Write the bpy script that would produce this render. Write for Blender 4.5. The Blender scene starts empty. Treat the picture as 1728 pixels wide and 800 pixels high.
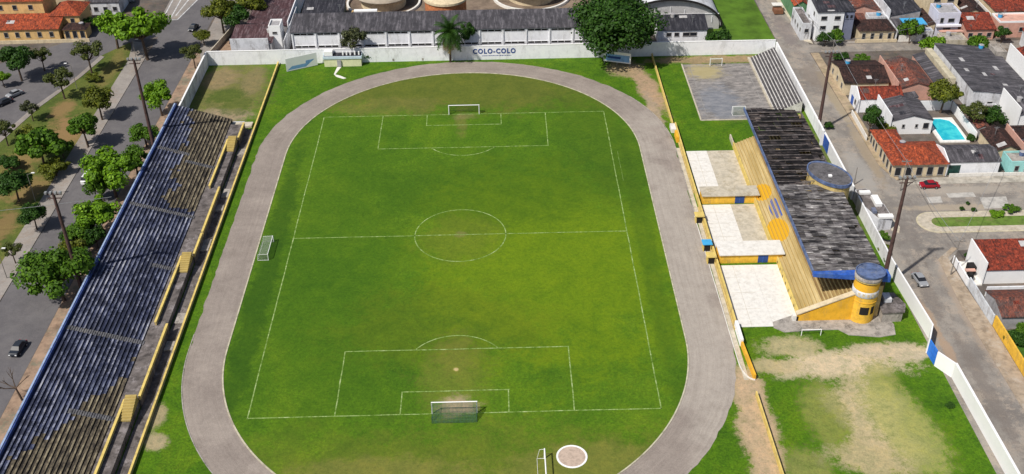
import bpy, math, random
from mathutils import Vector, Matrix
random.seed(7)
R_ = math.radians
scene = bpy.context.scene
COL = scene.collection

# ---------------------------------------------------------------- camera
CAMP = Vector((8.376, -185.1676, 127.2034)); PIT, YAW, ROL, FPX = .6049, .0129, -.0153, 1815.4265
cp, sp, cy, sy = math.cos(PIT), math.sin(PIT), math.cos(YAW), math.sin(YAW)
FW = Vector((sy*cp, cy*cp, -sp)); RT0 = Vector((cy, -sy, 0)); UP0 = RT0.cross(FW)
RT = RT0*math.cos(ROL) + UP0*math.sin(ROL); UP = -RT0*math.sin(ROL) + UP0*math.cos(ROL)
cam = bpy.data.cameras.new('camera'); co = bpy.data.objects.new('camera', cam); COL.objects.link(co)
cam.sensor_width = 36; cam.lens = 36*FPX/1728; cam.clip_end = 5000; cam.clip_start = 1
m = Matrix((RT, UP, -FW)).transposed().to_4x4(); m.translation = CAMP; co.matrix_world = m
scene.camera = co

def G(u, v, z=0.0):
    """point of the photograph -> where that thing stands in the world, at height z"""
    d = FW*FPX + RT*(u-864) - UP*(v-400); t = (z-CAMP.z)/d.z
    return CAMP.x+d.x*t, CAMP.y+d.y*t

# ---------------------------------------------------------------- light
SUN_EL, SUN_DIR = R_(52), Vector((-.76, -.65, 0)).normalized()
w = bpy.data.worlds.new('World'); scene.world = w; w.use_nodes = True
nt = w.node_tree; bg = nt.nodes['Background']; sky = nt.nodes.new('ShaderNodeTexSky')
sky.sky_type = 'NISHITA'; sky.sun_disc = False; sky.sun_elevation = SUN_EL
sky.sun_rotation = math.atan2(SUN_DIR.x, SUN_DIR.y); sky.air_density = 1.0; sky.dust_density = 2.0
nt.links.new(sky.outputs[0], bg.inputs[0]); bg.inputs[1].default_value = .07
sd = bpy.data.lights.new('sun', 'SUN'); sd.energy = 4.1; sd.angle = R_(1.2); sd.color = (1, .95, .87)
so = bpy.data.objects.new('sun', sd); COL.objects.link(so)
vec = Vector((SUN_DIR.x*math.cos(SUN_EL), SUN_DIR.y*math.cos(SUN_EL), math.sin(SUN_EL)))
so.rotation_euler = vec.to_track_quat('Z', 'Y').to_euler(); so.location = vec*300
scene.view_settings.view_transform = 'Standard'; scene.view_settings.look = 'None'
scene.view_settings.exposure = 0.18; scene.view_settings.gamma = 1

# ---------------------------------------------------------------- materials
class NT:
    def __init__(s, name, rough=.9):
        s.m = bpy.data.materials.new(name); s.m.use_nodes = True; s.t = s.m.node_tree
        s.b = s.t.nodes['Principled BSDF']; s.b.inputs['Roughness'].default_value = rough
        s.b.inputs['Specular IOR Level'].default_value = .25
        s.tc = s.t.nodes.new('ShaderNodeTexCoord')
    def n(s, k, **kw):
        o = s.t.nodes.new(k)
        for a, v in kw.items(): setattr(o, a, v)
        return o
    def l(s, a, b): s.t.links.new(a, b)
    def coords(s, scale=(1,1,1), rot=0):
        mp = s.n('ShaderNodeMapping'); mp.inputs['Scale'].default_value = scale; mp.inputs['Rotation'].default_value[2] = rot
        s.l(s.tc.outputs['Object'], mp.inputs[0]); return mp.outputs[0]
    def noise(s, scale, stretch=(1,1,1), detail=5, rough=.6, rot=0, dist=0):
        o = s.n('ShaderNodeTexNoise'); o.inputs['Scale'].default_value = scale
        o.inputs['Detail'].default_value = detail; o.inputs['Roughness'].default_value = rough
        o.inputs['Distortion'].default_value = dist
        s.l(s.coords(stretch, rot), o.inputs['Vector']); return o.outputs['Fac']
    def ramp(s, fac, stops):
        o = s.n('ShaderNodeValToRGB'); e = o.color_ramp.elements
        while len(e) > 1: e.remove(e[-1])
        e[0].position, e[0].color = stops[0][0], (*stops[0][1], 1)
        for p, c in stops[1:]:
            x = e.new(p); x.color = (*c, 1)
        s.l(fac, o.inputs[0]); return o.outputs[0]
    def maprange(s, v, a, b, c=0., d=1., smooth=True):
        o = s.n('ShaderNodeMapRange'); o.interpolation_type = 'SMOOTHSTEP' if smooth else 'LINEAR'
        for i, x in zip((1,2,3,4), (a,b,c,d)): o.inputs[i].default_value = x
        s.l(v, o.inputs[0]); return o.outputs[0]
    def math(s, op, a, b):
        o = s.n('ShaderNodeMath', operation=op)
        for i, x in ((0,a),(1,b)):
            if isinstance(x, (int, float)): o.inputs[i].default_value = x
            else: s.l(x, o.inputs[i])
        return o.outputs[0]
    def mix(s, fac, a, b, mode='MIX'):
        o = s.n('ShaderNodeMix', data_type='RGBA', blend_type=mode)
        for sock, x in ((o.inputs['Factor'],fac),(o.inputs['A'],a),(o.inputs['B'],b)):
            if isinstance(x, (int, float)): sock.default_value = x
            elif isinstance(x, tuple): sock.default_value = (*x, 1)
            else: s.l(x, sock)
        return o.outputs['Result']
    def blob(s, cx, cy, rx, ry, rot=0, nz=None, soft=(1.3, .5)):
        mp = s.n('ShaderNodeMapping', vector_type='TEXTURE')
        mp.inputs['Location'].default_value = (cx, cy, 0); mp.inputs['Rotation'].default_value = (0,0,rot)
        mp.inputs['Scale'].default_value = (rx, ry, 1e6)
        s.l(s.tc.outputs['Object'], mp.inputs[0])
        ln = s.n('ShaderNodeVectorMath', operation='LENGTH'); s.l(mp.outputs[0], ln.inputs[0])
        v = ln.outputs['Value']
        if nz is not None: v = s.math('ADD', v, s.math('MULTIPLY', s.math('SUBTRACT', nz, .5), 3.2))
        return s.maprange(v, soft[0], soft[1])
    def pieces(s, c, lo=.65, hi=1.3):
        """each separate sheet or step run weathered a little differently"""
        g = s.n('ShaderNodeNewGeometry'); k = s.ramp(g.outputs['Random Per Island'], [(0,(lo,)*3),(.5,(1,1,1)),(1,(hi,)*3)])
        return s.mix(1.0, c, k, 'MULTIPLY')
    def bump(s, h, dist, strength=1):
        o = s.n('ShaderNodeBump'); o.inputs['Distance'].default_value = dist; o.inputs['Strength'].default_value = strength
        s.l(h, o.inputs['Height']); s.l(o.outputs[0], s.b.inputs['Normal'])
    def out(s, c):
        if isinstance(c, tuple): s.b.inputs['Base Color'].default_value = (*c, 1)
        else: s.l(c, s.b.inputs['Base Color'])
        return s.m

def plain(name, c, var=.25, scale=.8, rough=.85, stretch=(1,1,1), dirt=None, metal=0, bump=0):
    s = NT(name, rough); lo = tuple(x*(1-var) for x in c); hi = tuple(min(.86, x*(1+var*.6)) for x in c)
    col = s.ramp(s.noise(scale, stretch, 8, .7), [(.38, lo), (.5, c), (.61, hi)])
    if dirt:
        col = s.mix(s.maprange(s.noise(scale*.6, (1,1,.35), 8, .85), .5, .62, 0, dirt[1]), col, dirt[0])
    s.b.inputs['Metallic'].default_value = metal
    if bump: s.bump(s.noise(scale*6, stretch, 4), bump)
    return s.out(col)

def tiles(name, c, dark, scale=1.0, ax='x', mott=.5):
    """clay roof tiles: rows of barrels, weather-stained in patches"""
    s = NT(name, .9); st = (1, .25, .25) if ax == 'x' else (.25, 1, .25)
    a = s.ramp(s.noise(1.3*scale, (1,1,1), 8, .8), [(.40, dark), (.48, tuple(x*.7 for x in c)), (.56, c), (.68, tuple(min(1, x*1.6) for x in (c[0], c[1]*1.3, c[2]*1.3)))])
    b = s.mix(s.maprange(s.noise(.25*scale, detail=6, rough=.7), .42, .66, 0, mott), a, dark)
    col = s.mix(.8, b, s.ramp(s.noise(3.2, st, 4, .8), [(.38, (.4,.4,.4)), (.5, (.95,.95,.95)), (.62, (1.5,1.4,1.3))]), 'MULTIPLY')
    wv = s.n('ShaderNodeTexWave', wave_type='BANDS', bands_direction='X' if ax == 'x' else 'Y'); wv.inputs['Scale'].default_value = 1.2
    s.l(s.coords(), wv.inputs['Vector']); s.bump(wv.outputs['Fac'], .08)
    return s.out(col)

def ribbed(name, c, c2, ax='x', scale=1.2, stain=.5, dark=(.03,.03,.035)):
    """corrugated sheet roofing with lapped rows and stains"""
    s = NT(name, .75); st = (1,.12,.12) if ax == 'x' else (.12,1,.12)
    col = s.ramp(s.noise(1.6, st, 7, .75), [(.38, tuple(x*.7 for x in c)), (.5, c), (.58, c2), (.72, tuple(x*1.6 for x in c2))])
    col = s.mix(s.maprange(s.noise(.35, detail=7, rough=.75), .46, .62, 0, stain), col, dark)
    wv = s.n('ShaderNodeTexWave', wave_type='BANDS', bands_direction='X' if ax == 'x' else 'Y'); wv.inputs['Scale'].default_value = scale
    s.l(s.coords(), wv.inputs['Vector']); s.bump(wv.outputs['Fac'], .1)
    return s.out(col)

def leafmat(name, c, var=.5):
    s = NT(name, .6); g = s.n('ShaderNodeNewGeometry')
    col = s.ramp(g.outputs['Random Per Island'], [(0, tuple(x*(1-var) for x in c)), (.6, c), (1, tuple(min(1, x*(1+var)) for x in (c[0]*1.15, c[1], c[2]*.8)))])
    col = s.mix(s.maprange(s.noise(.5, detail=4), .45, .56, 0, .4), col, tuple(x*.6 for x in c))
    s.out(col)
    tr = s.n('ShaderNodeBsdfTranslucent'); s.l(col, tr.inputs[0])
    mx = s.n('ShaderNodeMixShader'); mx.inputs[0].default_value = .25
    s.l(s.b.outputs[0], mx.inputs[1]); s.l(tr.outputs[0], mx.inputs[2])
    s.l(mx.outputs[0], s.t.nodes['Material Output'].inputs[0]); return s.m

def grass_base(s, pal=((.05,.11,.008),(.085,.165,.012),(.125,.19,.016)), sc=.06):
    g = s.ramp(s.noise(sc, detail=8, rough=.72, dist=.6), [(.3, pal[0]), (.5, pal[1]), (.68, pal[2])])
    f = s.ramp(s.noise(2.2, detail=6, rough=.85), [(.3, (.55,.55,.55)), (.5, (.95,.95,.95)), (.7, (1.35,1.35,1.3))])
    return s.mix(1.0, g, f, 'MULTIPLY')

def M_field():
    s = NT('pitch_grass', .95)
    g = grass_base(s, ((.040,.108,.003),(.069,.152,.004),(.104,.184,.006)), .045)
    nz = s.noise(.08, detail=8, rough=.75); nz2 = s.noise(.35, detail=7, rough=.8)
    # thin, yellower turf behind both goals and over the right flank
    nz3 = s.noise(.12, detail=9, rough=.85)
    for b, c, k in (((0,68,60,13.4), (.105,.118,.018), .8), ((0,-70.5,60,14), (.115,.14,.015), .6), ((17,-8,26,36,.3), (.118,.192,.002), .8),
                    ((6,18,30,15), (.038,.098,.002), .5), ((-24,-10,14,50), (.042,.108,.002), .5), ((-38.5,-10,2.5,55), (.024,.074,.002), .7), ((38.2,-5,2,50), (.042,.10,.003), .5), ((33,40,10,30,.2), (.045,.10,.003), .5), ((-3,-30,20,12), (.09,.125,.005), .4),
                    ((-12,-68,17,5), (.20,.17,.05), .45), ((22,-67,17,6), (.18,.17,.04), .5), ((0,-1,8.5,8.5), (.12,.15,.015), .45), ((-20,58,14,5), (.16,.15,.04), .4)):
        s_ = s.math('MULTIPLY', s.blob(*b, nz=nz3, soft=(1.3,.6)), k); g = s.mix(s_, g, c)
    for b, c, k in (((.5,-51.2,3.0,2.4), (.46,.34,.24), .95), ((-.5,-44,6,10), (.17,.17,.03), .4), ((-.5,48,1.4,6), (.16,.14,.04), .5),
                    ((0,-38,3,7), (.17,.16,.03), .3), ((0,0,1.2,1.2), (.2,.17,.07), .5), ((0,52,3,1.5), (.2,.17,.07), .5), ((0,-42,.4,.4), (.5,.4,.2), .8)):
        s_ = s.math('MULTIPLY', s.blob(*b, nz=nz2, soft=(1.4,.5)), k); g = s.mix(s_, g, c)
    f = s.ramp(s.noise(1.4, detail=7, rough=.85), [(.3, (.62,.66,.62)), (.5, (1,1,1)), (.7, (1.3,1.25,1.2))])
    g = s.mix(.85, g, f, 'MULTIPLY')
    f = s.ramp(s.noise(.22, detail=6, rough=.8, dist=.5), [(.34, (.70,.80,.7)), (.5, (1,1,1)), (.64, (1.25,1.13,1.1))])
    g = s.mix(.75, g, f, 'MULTIPLY')
    s.bump(s.noise(4, detail=4), .05)
    return s.out(g)

def M_lawn():
    s = NT('stadium_lawn', .95)
    g = grass_base(s, ((.036,.100,.002),(.064,.148,.003),(.10,.175,.005)), .11)
    nz = s.noise(.2, detail=9, rough=.85); nz2 = s.noise(.55, detail=9, rough=.95)
    DB = [((-61,68,10.5,19), (.15,.135,.05), .8, 1), ((-65,76,5,7), (.24,.18,.10), .8, 0), ((-56,74,3,8), (.22,.17,.09), .6, 0), ((-62,66,5,4), (.06,.10,.01), .7, 0), ((-61,55,8,4), (.30,.23,.16), .8, 1), ((-58,60,4,5), (.07,.105,.012), .6, 0),
          ((47.3,66,2.8,15,.15), (.36,.25,.17), .95, 0), ((43,77,5,5), (.33,.24,.15), .85, 0), ((47,50,2,12), (.36,.27,.2), .9, 0),
          ((50,-60,3.3,14), (.42,.31,.20), 1, 0), ((50,-50,3,8), (.42,.31,.20), 1, 0), ((68,-43,13,3.6), (.50,.41,.28), 1, 0), ((78,-40,9,2.6), (.46,.38,.27), .95, 0),
          ((60,-38,6,3), (.42,.35,.21), .8, 0), ((69,-55,6,9,.15), (.44,.36,.22), .9, 0), ((74,-47,3,5), (.24,.25,.07), .7, 1), ((68,-65,8,5), (.42,.34,.2), .85, 0), ((62,-55,4,8), (.22,.23,.06), .7, 1), ((74,-58,5,12,.2), (.30,.30,.10), .85, 1), ((56,-43,6,2), (.42,.34,.2), .8, 0),
          ((56,-68,4,5), (.25,.24,.08), .6, 1), ((-52.6,-45,1.6,3), (.38,.29,.2), .9, 0), ((-50,-52,1.5,3), (.36,.28,.18), .8, 0), ((-49,-58,2,2), (.38,.3,.2), .8, 0),
          ((65,50,4,4), (.2,.19,.06), .5, 0), ((68,81.5,20,2.6), (.30,.21,.13), .9, 0), ((80,20,6,30), (.16,.15,.07), .6, 1)]
    for b, c, k, n in DB:
        g = s.mix(s.math('MULTIPLY', s.blob(*b, nz=nz2 if n else nz, soft=(1.22,.7)), k), g, c)
    f = s.ramp(s.noise(1.1, detail=8, rough=.88), [(.28, (.6,.62,.58)), (.5, (1,1,1)), (.7, (1.25,1.22,1.18))])
    g = s.mix(.9, g, f, 'MULTIPLY')
    f = s.ramp(s.noise(.4, detail=8, rough=.85), [(.36, (.55,.68,.5)), (.48, (.95,.97,.95)), (.62, (1.3,1.2,1.1))])
    g = s.mix(.8, g, f, 'MULTIPLY'); s.bump(s.noise(3, detail=4), .08)
    return s.out(g)

def M_track():
    s = NT('cinder_track', .95)
    c = s.ramp(s.noise(.12, detail=8, rough=.7), [(.38, (.205,.170,.150)), (.5, (.255,.215,.190)), (.62, (.31,.265,.232))])
    c = s.mix(s.math('MULTIPLY', s.blob(44, -20, 8, 70, nz=s.noise(.1, detail=6)), .65), c, (.44,.40,.35))
    mp = s.n('ShaderNodeMapping'); mp.inputs['Scale'].default_value = (.03, 1.3, 1); s.l(s.tc.outputs['UV'], mp.inputs[0])
    nn = s.n('ShaderNodeTexNoise'); nn.inputs['Scale'].default_value = 1.6; nn.inputs['Detail'].default_value = 6; nn.inputs['Roughness'].default_value = .75; s.l(mp.outputs[0], nn.inputs['Vector'])
    c = s.mix(.8, c, s.ramp(nn.outputs['Fac'], [(.38,(.86,.85,.84)),(.5,(1,1,1)),(.62,(1.13,1.125,1.12))]), 'MULTIPLY')
    c = s.mix(.7, c, s.ramp(s.noise(.5, detail=9, rough=.85), [(.4,(.82,.80,.78)),(.5,(1,1,1)),(.6,(1.15,1.14,1.12))]), 'MULTIPLY')
    c = s.mix(.35, c, s.ramp(s.noise(6, detail=3), [(.35,(.2,.17,.15)),(.65,(.36,.32,.28))])); s.bump(s.noise(8), .03)
    return s.out(c)

def M_street(name, pal, worn, worn2, k=.6):
    s = NT(name, .92)
    c = s.ramp(s.noise(.1, detail=9, rough=.75), [(.38, pal[0]), (.5, pal[1]), (.6, pal[2])])
    c = s.mix(s.maprange(s.noise(.16, detail=9, rough=.85), .5, .57, 0, k), c, worn)
    c = s.mix(s.maprange(s.noise(.6, (1,.4,1), 9, .85), .52, .62, 0, k*.8), c, worn2)
    if name == 'worn_street':
        nb = s.noise(.4, detail=9, rough=.9)
        for b, q, kk in (((99.5,-15,4.5,3.2), (.50,.46,.41), .85), ((95.5,-30,1.6,16), (.36,.28,.21), .8), ((93.8,30,1.4,14), (.33,.26,.17), .8), ((93.8,60,1.4,16), (.34,.27,.16), .8), ((90,22,2.5,9), (.36,.35,.33), .7),
                         ((110,13,12,1.6), (.42,.37,.31), .7), ((106,6.2,12,1.2), (.44,.36,.26), .7), ((93,-2,2,5), (.15,.13,.12), .6), ((90,-22,1.5,10), (.15,.125,.11), .6), ((91,-50,1.3,16), (.15,.125,.11), .6), ((87.7,-32,1,6), (.40,.27,.17), .8), ((88,-40,1,4), (.40,.27,.17), .8), ((92,70,3,8), (.19,.15,.12), .6), ((91,100,2,14), (.16,.13,.13), .6)):
            c = s.mix(s.math('MULTIPLY', s.blob(*b, nz=nb, soft=(1.25,.7)), kk), c, q)
    c = s.mix(.3, c, s.ramp(s.noise(5, detail=4, rough=.8), [(.3, tuple(x*.5 for x in pal[1])), (.7, tuple(x*1.5 for x in pal[1]))]))
    s.bump(s.noise(7, detail=3), .03); return s.out(c)

def M_median():
    s = NT('median_grass', .95)
    g = grass_base(s, ((.045,.07,.012),(.085,.115,.02),(.15,.15,.035)), .12); nz = s.noise(.25, detail=8, rough=.8)
    for b, k in (((-97,48,5,8,.2), .8), ((-96,22,4,6), .6), ((-104,34,5,6), .6), ((-98,6,3,8), .6), ((-96,84,2.5,14), .3), ((-94,104,6,4), .5), ((-102,60,3,6),.7), ((-106,20,6,6),.6)):
        g = s.mix(s.math('MULTIPLY', s.blob(*b, nz=nz), k), g, (.27,.16,.075))
    s.bump(s.noise(3), .1); return s.out(g)

def M_lines():
    s = NT('line_paint', .9)
    return s.out(s.ramp(s.noise(.55, detail=8, rough=.85), [(.40, (.08,.15,.015)), (.50, (.20,.30,.08)), (.62, (.42,.50,.24))]))

MT = {}
def mats():
    M = MT
    M['field'], M['lawn'], M['track'], M['median'], M['lines'] = M_field(), M_lawn(), M_track(), M_median(), M_lines()
    M['ground'] = M_street('town_ground', ((.06,.055,.05),(.11,.095,.085),(.18,.155,.135)), (.20,.13,.085), (.05,.065,.025))
    M['asphalt'] = M_street('asphalt', ((.095,.09,.095),(.122,.115,.12),(.152,.144,.147)), (.16,.15,.148), (.07,.065,.075), .4)
    M['cobble'] = M_street('worn_street', ((.15,.135,.125),(.225,.205,.185),(.32,.29,.255)), (.38,.32,.26), (.13,.10,.08), .8)
    M['dirt'] = plain('bare_soil', (.28,.19,.13), .4, .5)
    M['walk'] = M_street('pavement', ((.20,.18,.165),(.27,.245,.225),(.34,.31,.28)), (.27,.20,.15), (.18,.17,.15), .5)
    M['sand'] = plain('sand', (.46,.36,.29), .2, 1.5)
    M['white'] = plain('white_paint', (.80,.81,.84), .07, .6, dirt=((.46,.46,.45), .45))
    M['frame'] = plain('dull_window_frame', (.30,.29,.28), .3, 1)
    M['whiteold'] = plain('weathered_white_paint', (.62,.63,.66), .15, .5, dirt=((.27,.26,.26), .85))
    M['whiteclean'] = plain('clean_white_paint', (.83,.83,.83), .03, .5, rough=.6)
    M['yellow'] = plain('yellow_paint', (.74,.44,.05), .18, .9, dirt=((.42,.28,.09), .7))
    M['orange'] = plain('orange_yellow_paint', (.76,.41,.03), .15, .8, dirt=((.52,.32,.08), .55))
    M['pyellow'] = plain('pale_yellow_paint', (.66,.50,.15), .15, .8, dirt=((.36,.28,.12), .7))
    M['ylow'] = plain('faded_yellow_paint', (.50,.38,.15), .2, .9, dirt=((.30,.24,.13), .8))
    M['blue'] = plain('blue_paint', (.03,.10,.42), .3, .7, rough=.6, dirt=((.10,.16,.3), .6))
    M['gateblue'] = plain('bright_blue_gate_paint', (.03,.20,.72), .15, 1, rough=.5)
    M['bluefade'] = plain('faded_blue_paint', (.09,.13,.25), .45, .9, dirt=((.18,.20,.26), .7))
    M['blueback'] = plain('stained_back_wall_blue', (.03,.055,.19), .4, .6, dirt=((.07,.08,.13), .8)); M['aislec'] = plain('grimy_aisle_concrete', (.10,.10,.11), .5, 1.2, dirt=((.22,.21,.2), .6))
    M['concrete'] = plain('concrete', (.34,.31,.28), .3, .7, dirt=((.13,.12,.11), .8))
    M['dconc'] = plain('blackened_concrete', (.12,.105,.10), .5, .6, dirt=((.28,.25,.25), .8))
    M['slab'] = plain('pale_screed', (.70,.68,.64), .1, 1.2, dirt=((.50,.46,.40), .45))
    M['slabold'] = plain('worn_screed', (.50,.45,.36), .2, .7, dirt=((.34,.29,.2), .8))
    M['cream'] = plain('cream_render', (.60,.50,.34), .15, .7, dirt=((.36,.29,.2), .6))
    M['ochre'] = plain('ochre_render', (.66,.44,.19), .15, .6, dirt=((.42,.28,.14), .6))
    M['pink'] = plain('pink_render', (.58,.33,.26), .15, .7, dirt=((.4,.26,.22), .6))
    M['grey'] = plain('grey_render', (.34,.33,.34), .2, .6, dirt=((.18,.17,.17), .7))
    M['bluegrey'] = plain('blue_grey_render', (.17,.19,.27), .15, .6)
    M['green'] = plain('green_render', (.11,.24,.12), .2, .6)
    M['turq'] = plain('turquoise_render', (.30,.60,.58), .12, .6)
    M['dgreen'] = plain('dark_green_gate_paint', (.02,.06,.05), .3, 1, rough=.5)
    M['brick'] = plain('orange_brick', (.46,.17,.07), .25, 1.4, dirt=((.24,.10,.05), .6))
    M['tile'] = tiles('red_clay_tiles', (.30,.055,.03), (.06,.028,.025))
    M['tileb'] = tiles('bright_orange_clay_tiles', (.42,.085,.035), (.12,.04,.03), mott=.5)
    M['tiled'] = tiles('dark_weathered_tiles', (.07,.035,.03), (.016,.014,.015), mott=.8)
    M['tilem'] = tiles('patchy_red_brown_tiles', (.24,.08,.055), (.085,.07,.068), .9, mott=.95)
    M['sheetg'] = ribbed('grey_fibre_cement_sheets', (.085,.08,.09), (.155,.145,.16))
    M['sheetgy'] = ribbed('grey_sheets_running_north', (.085,.08,.09), (.155,.145,.16), 'y')
    M['sheetd'] = ribbed('dark_slate_grey_sheets', (.035,.035,.045), (.075,.073,.085))
    M['sheetm'] = ribbed('maroon_stained_sheets', (.10,.05,.055), (.19,.13,.14))
    M['newsheet'] = plain('newer_pale_sheet', (.42,.41,.41), .25, 1)
    M['glass'] = NT('window_glass', .4).out((.02,.022,.028))
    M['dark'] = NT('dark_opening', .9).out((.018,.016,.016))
    M['black'] = plain('tyre_rubber', (.02,.02,.02), .2, 3)
    M['pole'] = plain('rusted_dark_steel', (.085,.05,.045), .4, .6, rough=.7)
    M['cpole'] = plain('grey_concrete_pole', (.22,.20,.18), .3, 1)
    M['metal'] = plain('galvanised_steel', (.35,.36,.37), .2, 2, rough=.5, metal=.4)
    M['net'] = plain('teal_net_cord', (.04,.10,.085), .2, 2)
    M['netw'] = plain('pale_net_cord', (.30,.36,.26), .2, 2)
    M['bark'] = plain('bark', (.10,.07,.05), .4, 2)
    s = NT('pool_water', .1); M['water'] = s.out(s.ramp(s.noise(.5, detail=5), [(.4, (.02,.40,.52)), (.6, (.06,.56,.62))]))
    M['tarp'] = plain('bright_blue_tarpaulin', (.06,.36,.66), .1, 1, rough=.5)
    for k, c in dict(carred=(.30,.01,.02), cargrey=(.28,.29,.31), cardark=(.025,.03,.04), carwhite=(.7,.7,.7), carblue=(.03,.06,.12)).items():
        s = NT(k+'_body_paint', .4); s.b.inputs['Coat Weight'].default_value = .2; M[k] = s.out(c)
    for k, c in dict(lfbright=(.13,.27,.010), lfmid=(.075,.17,.010), lfdark=(.032,.09,.010), lfolive=(.12,.15,.014), lfdull=(.085,.11,.025), lfgrey=(.075,.09,.04), lfblue=(.018,.05,.022)).items():
        M[k] = leafmat('leaves_'+k[2:], c)
    # stand surfaces
    s = NT('flaking_dark_blue_seat_paint', .85)
    c = s.ramp(s.noise(1.0, (1,.35,1), 9, .9), [(.38, (.007,.008,.016)), (.48, (.018,.023,.055)), (.57, (.035,.041,.08)), (.66, (.07,.075,.11))])
    c = s.mix(s.maprange(s.noise(.13, (1,.8,1), 8, .85), .48, .55, 0, .85), c, (.008,.010,.024)); M['seatblue'] = s.out(s.pieces(c, .55, 1.5))
    s = NT('worn_blue_step_nosing', .85)
    c = s.ramp(s.noise(.7, (1,.2,1), 8, .8), [(.38, (.03,.037,.07)), (.48, (.13,.145,.205)), (.56, (.23,.24,.30)), (.64,(.40,.41,.44))])
    c = s.mix(s.maprange(s.noise(.13, (1,.8,1), 8, .85), .48, .55, 0, .8), c, (.018,.023,.05)); M['seatedge'] = s.out(s.pieces(c, .7, 1.25))
    s = NT('bare_brown_terrace_concrete', .9)
    M['seatbare'] = s.out(s.ramp(s.noise(.8, (1,.35,1), 9, .85), [(.40, (.014,.012,.011)), (.49, (.042,.034,.027)), (.56, (.095,.078,.056)), (.64, (.19,.16,.11))]))
    s = NT('pale_terrace_nosing', .9)
    M['bareedge'] = s.out(s.ramp(s.noise(1.2, (1,.3,1), 9, .8), [(.40, (.03,.026,.022)), (.5, (.13,.108,.072)), (.6, (.29,.25,.165))]))
    # old stand roof: streaked sheets running across
    s = NT('streaked_grey_roof_sheets', .85)
    c = s.ramp(s.noise(1.1, (.25,1.2,1), 9, .72, dist=.25), [(.40, (.012,.012,.014)), (.46, (.07,.065,.067)), (.52, (.12,.11,.11)), (.58, (.21,.20,.195)), (.66, (.5,.48,.46))])
    c = s.mix(s.maprange(s.noise(.3, detail=7, rough=.8), .5, .6, 0, .4), c, (.13,.115,.115)); s.bump(s.noise(2.5,(.3,1,1)), .12); M['roofgrey'] = s.out(s.pieces(c, .5, 1.7))
    s = NT('black_mould_roof_sheets', .9)
    c = s.ramp(s.noise(1.0, (.18,1.0,1), 9, .75, dist=.15), [(.42, (.005,.005,.006)), (.52, (.018,.015,.016)), (.57, (.05,.04,.038)), (.64, (.22,.18,.16))]); s.bump(s.noise(2.5,(.3,1,1)), .12); M['roofblack'] = s.out(s.pieces(c, .5, 2.2))
    # sports court
    s = NT('worn_painted_court', .9)
    c = s.ramp(s.noise(.3, (1,2.5,1), 9, .8), [(.4,(.13,.12,.115)), (.5,(.22,.205,.195)), (.6,(.33,.30,.28))]); nz = s.noise(.25, (1,2,1), 8, .8)
    c = s.mix(s.math('MULTIPLY', s.blob(64.5,56,5.5,10, nz=nz), .5), c, (.16,.19,.24)); c = s.mix(s.math('MULTIPLY', s.blob(63.5,74,5,4.5, nz=nz), .8), c, (.38,.32,.15))
    M['court'] = s.out(c)
mats()

# ---------------------------------------------------------------- mesh builder
def tag(o, label=None, cat=None, group=None, kind=None):
    if label: o['label'] = label
    if cat: o['category'] = cat
    if group: o['group'] = group
    if kind: o['kind'] = kind
    return o
def thing(name, label, cat, loc=(0,0,0), rz=0, group=None):
    o = bpy.data.objects.new(name, None); COL.objects.link(o); o.empty_display_size = .3
    o.location = loc; o.rotation_euler = (0,0,rz); return tag(o, label, cat, group)

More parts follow.
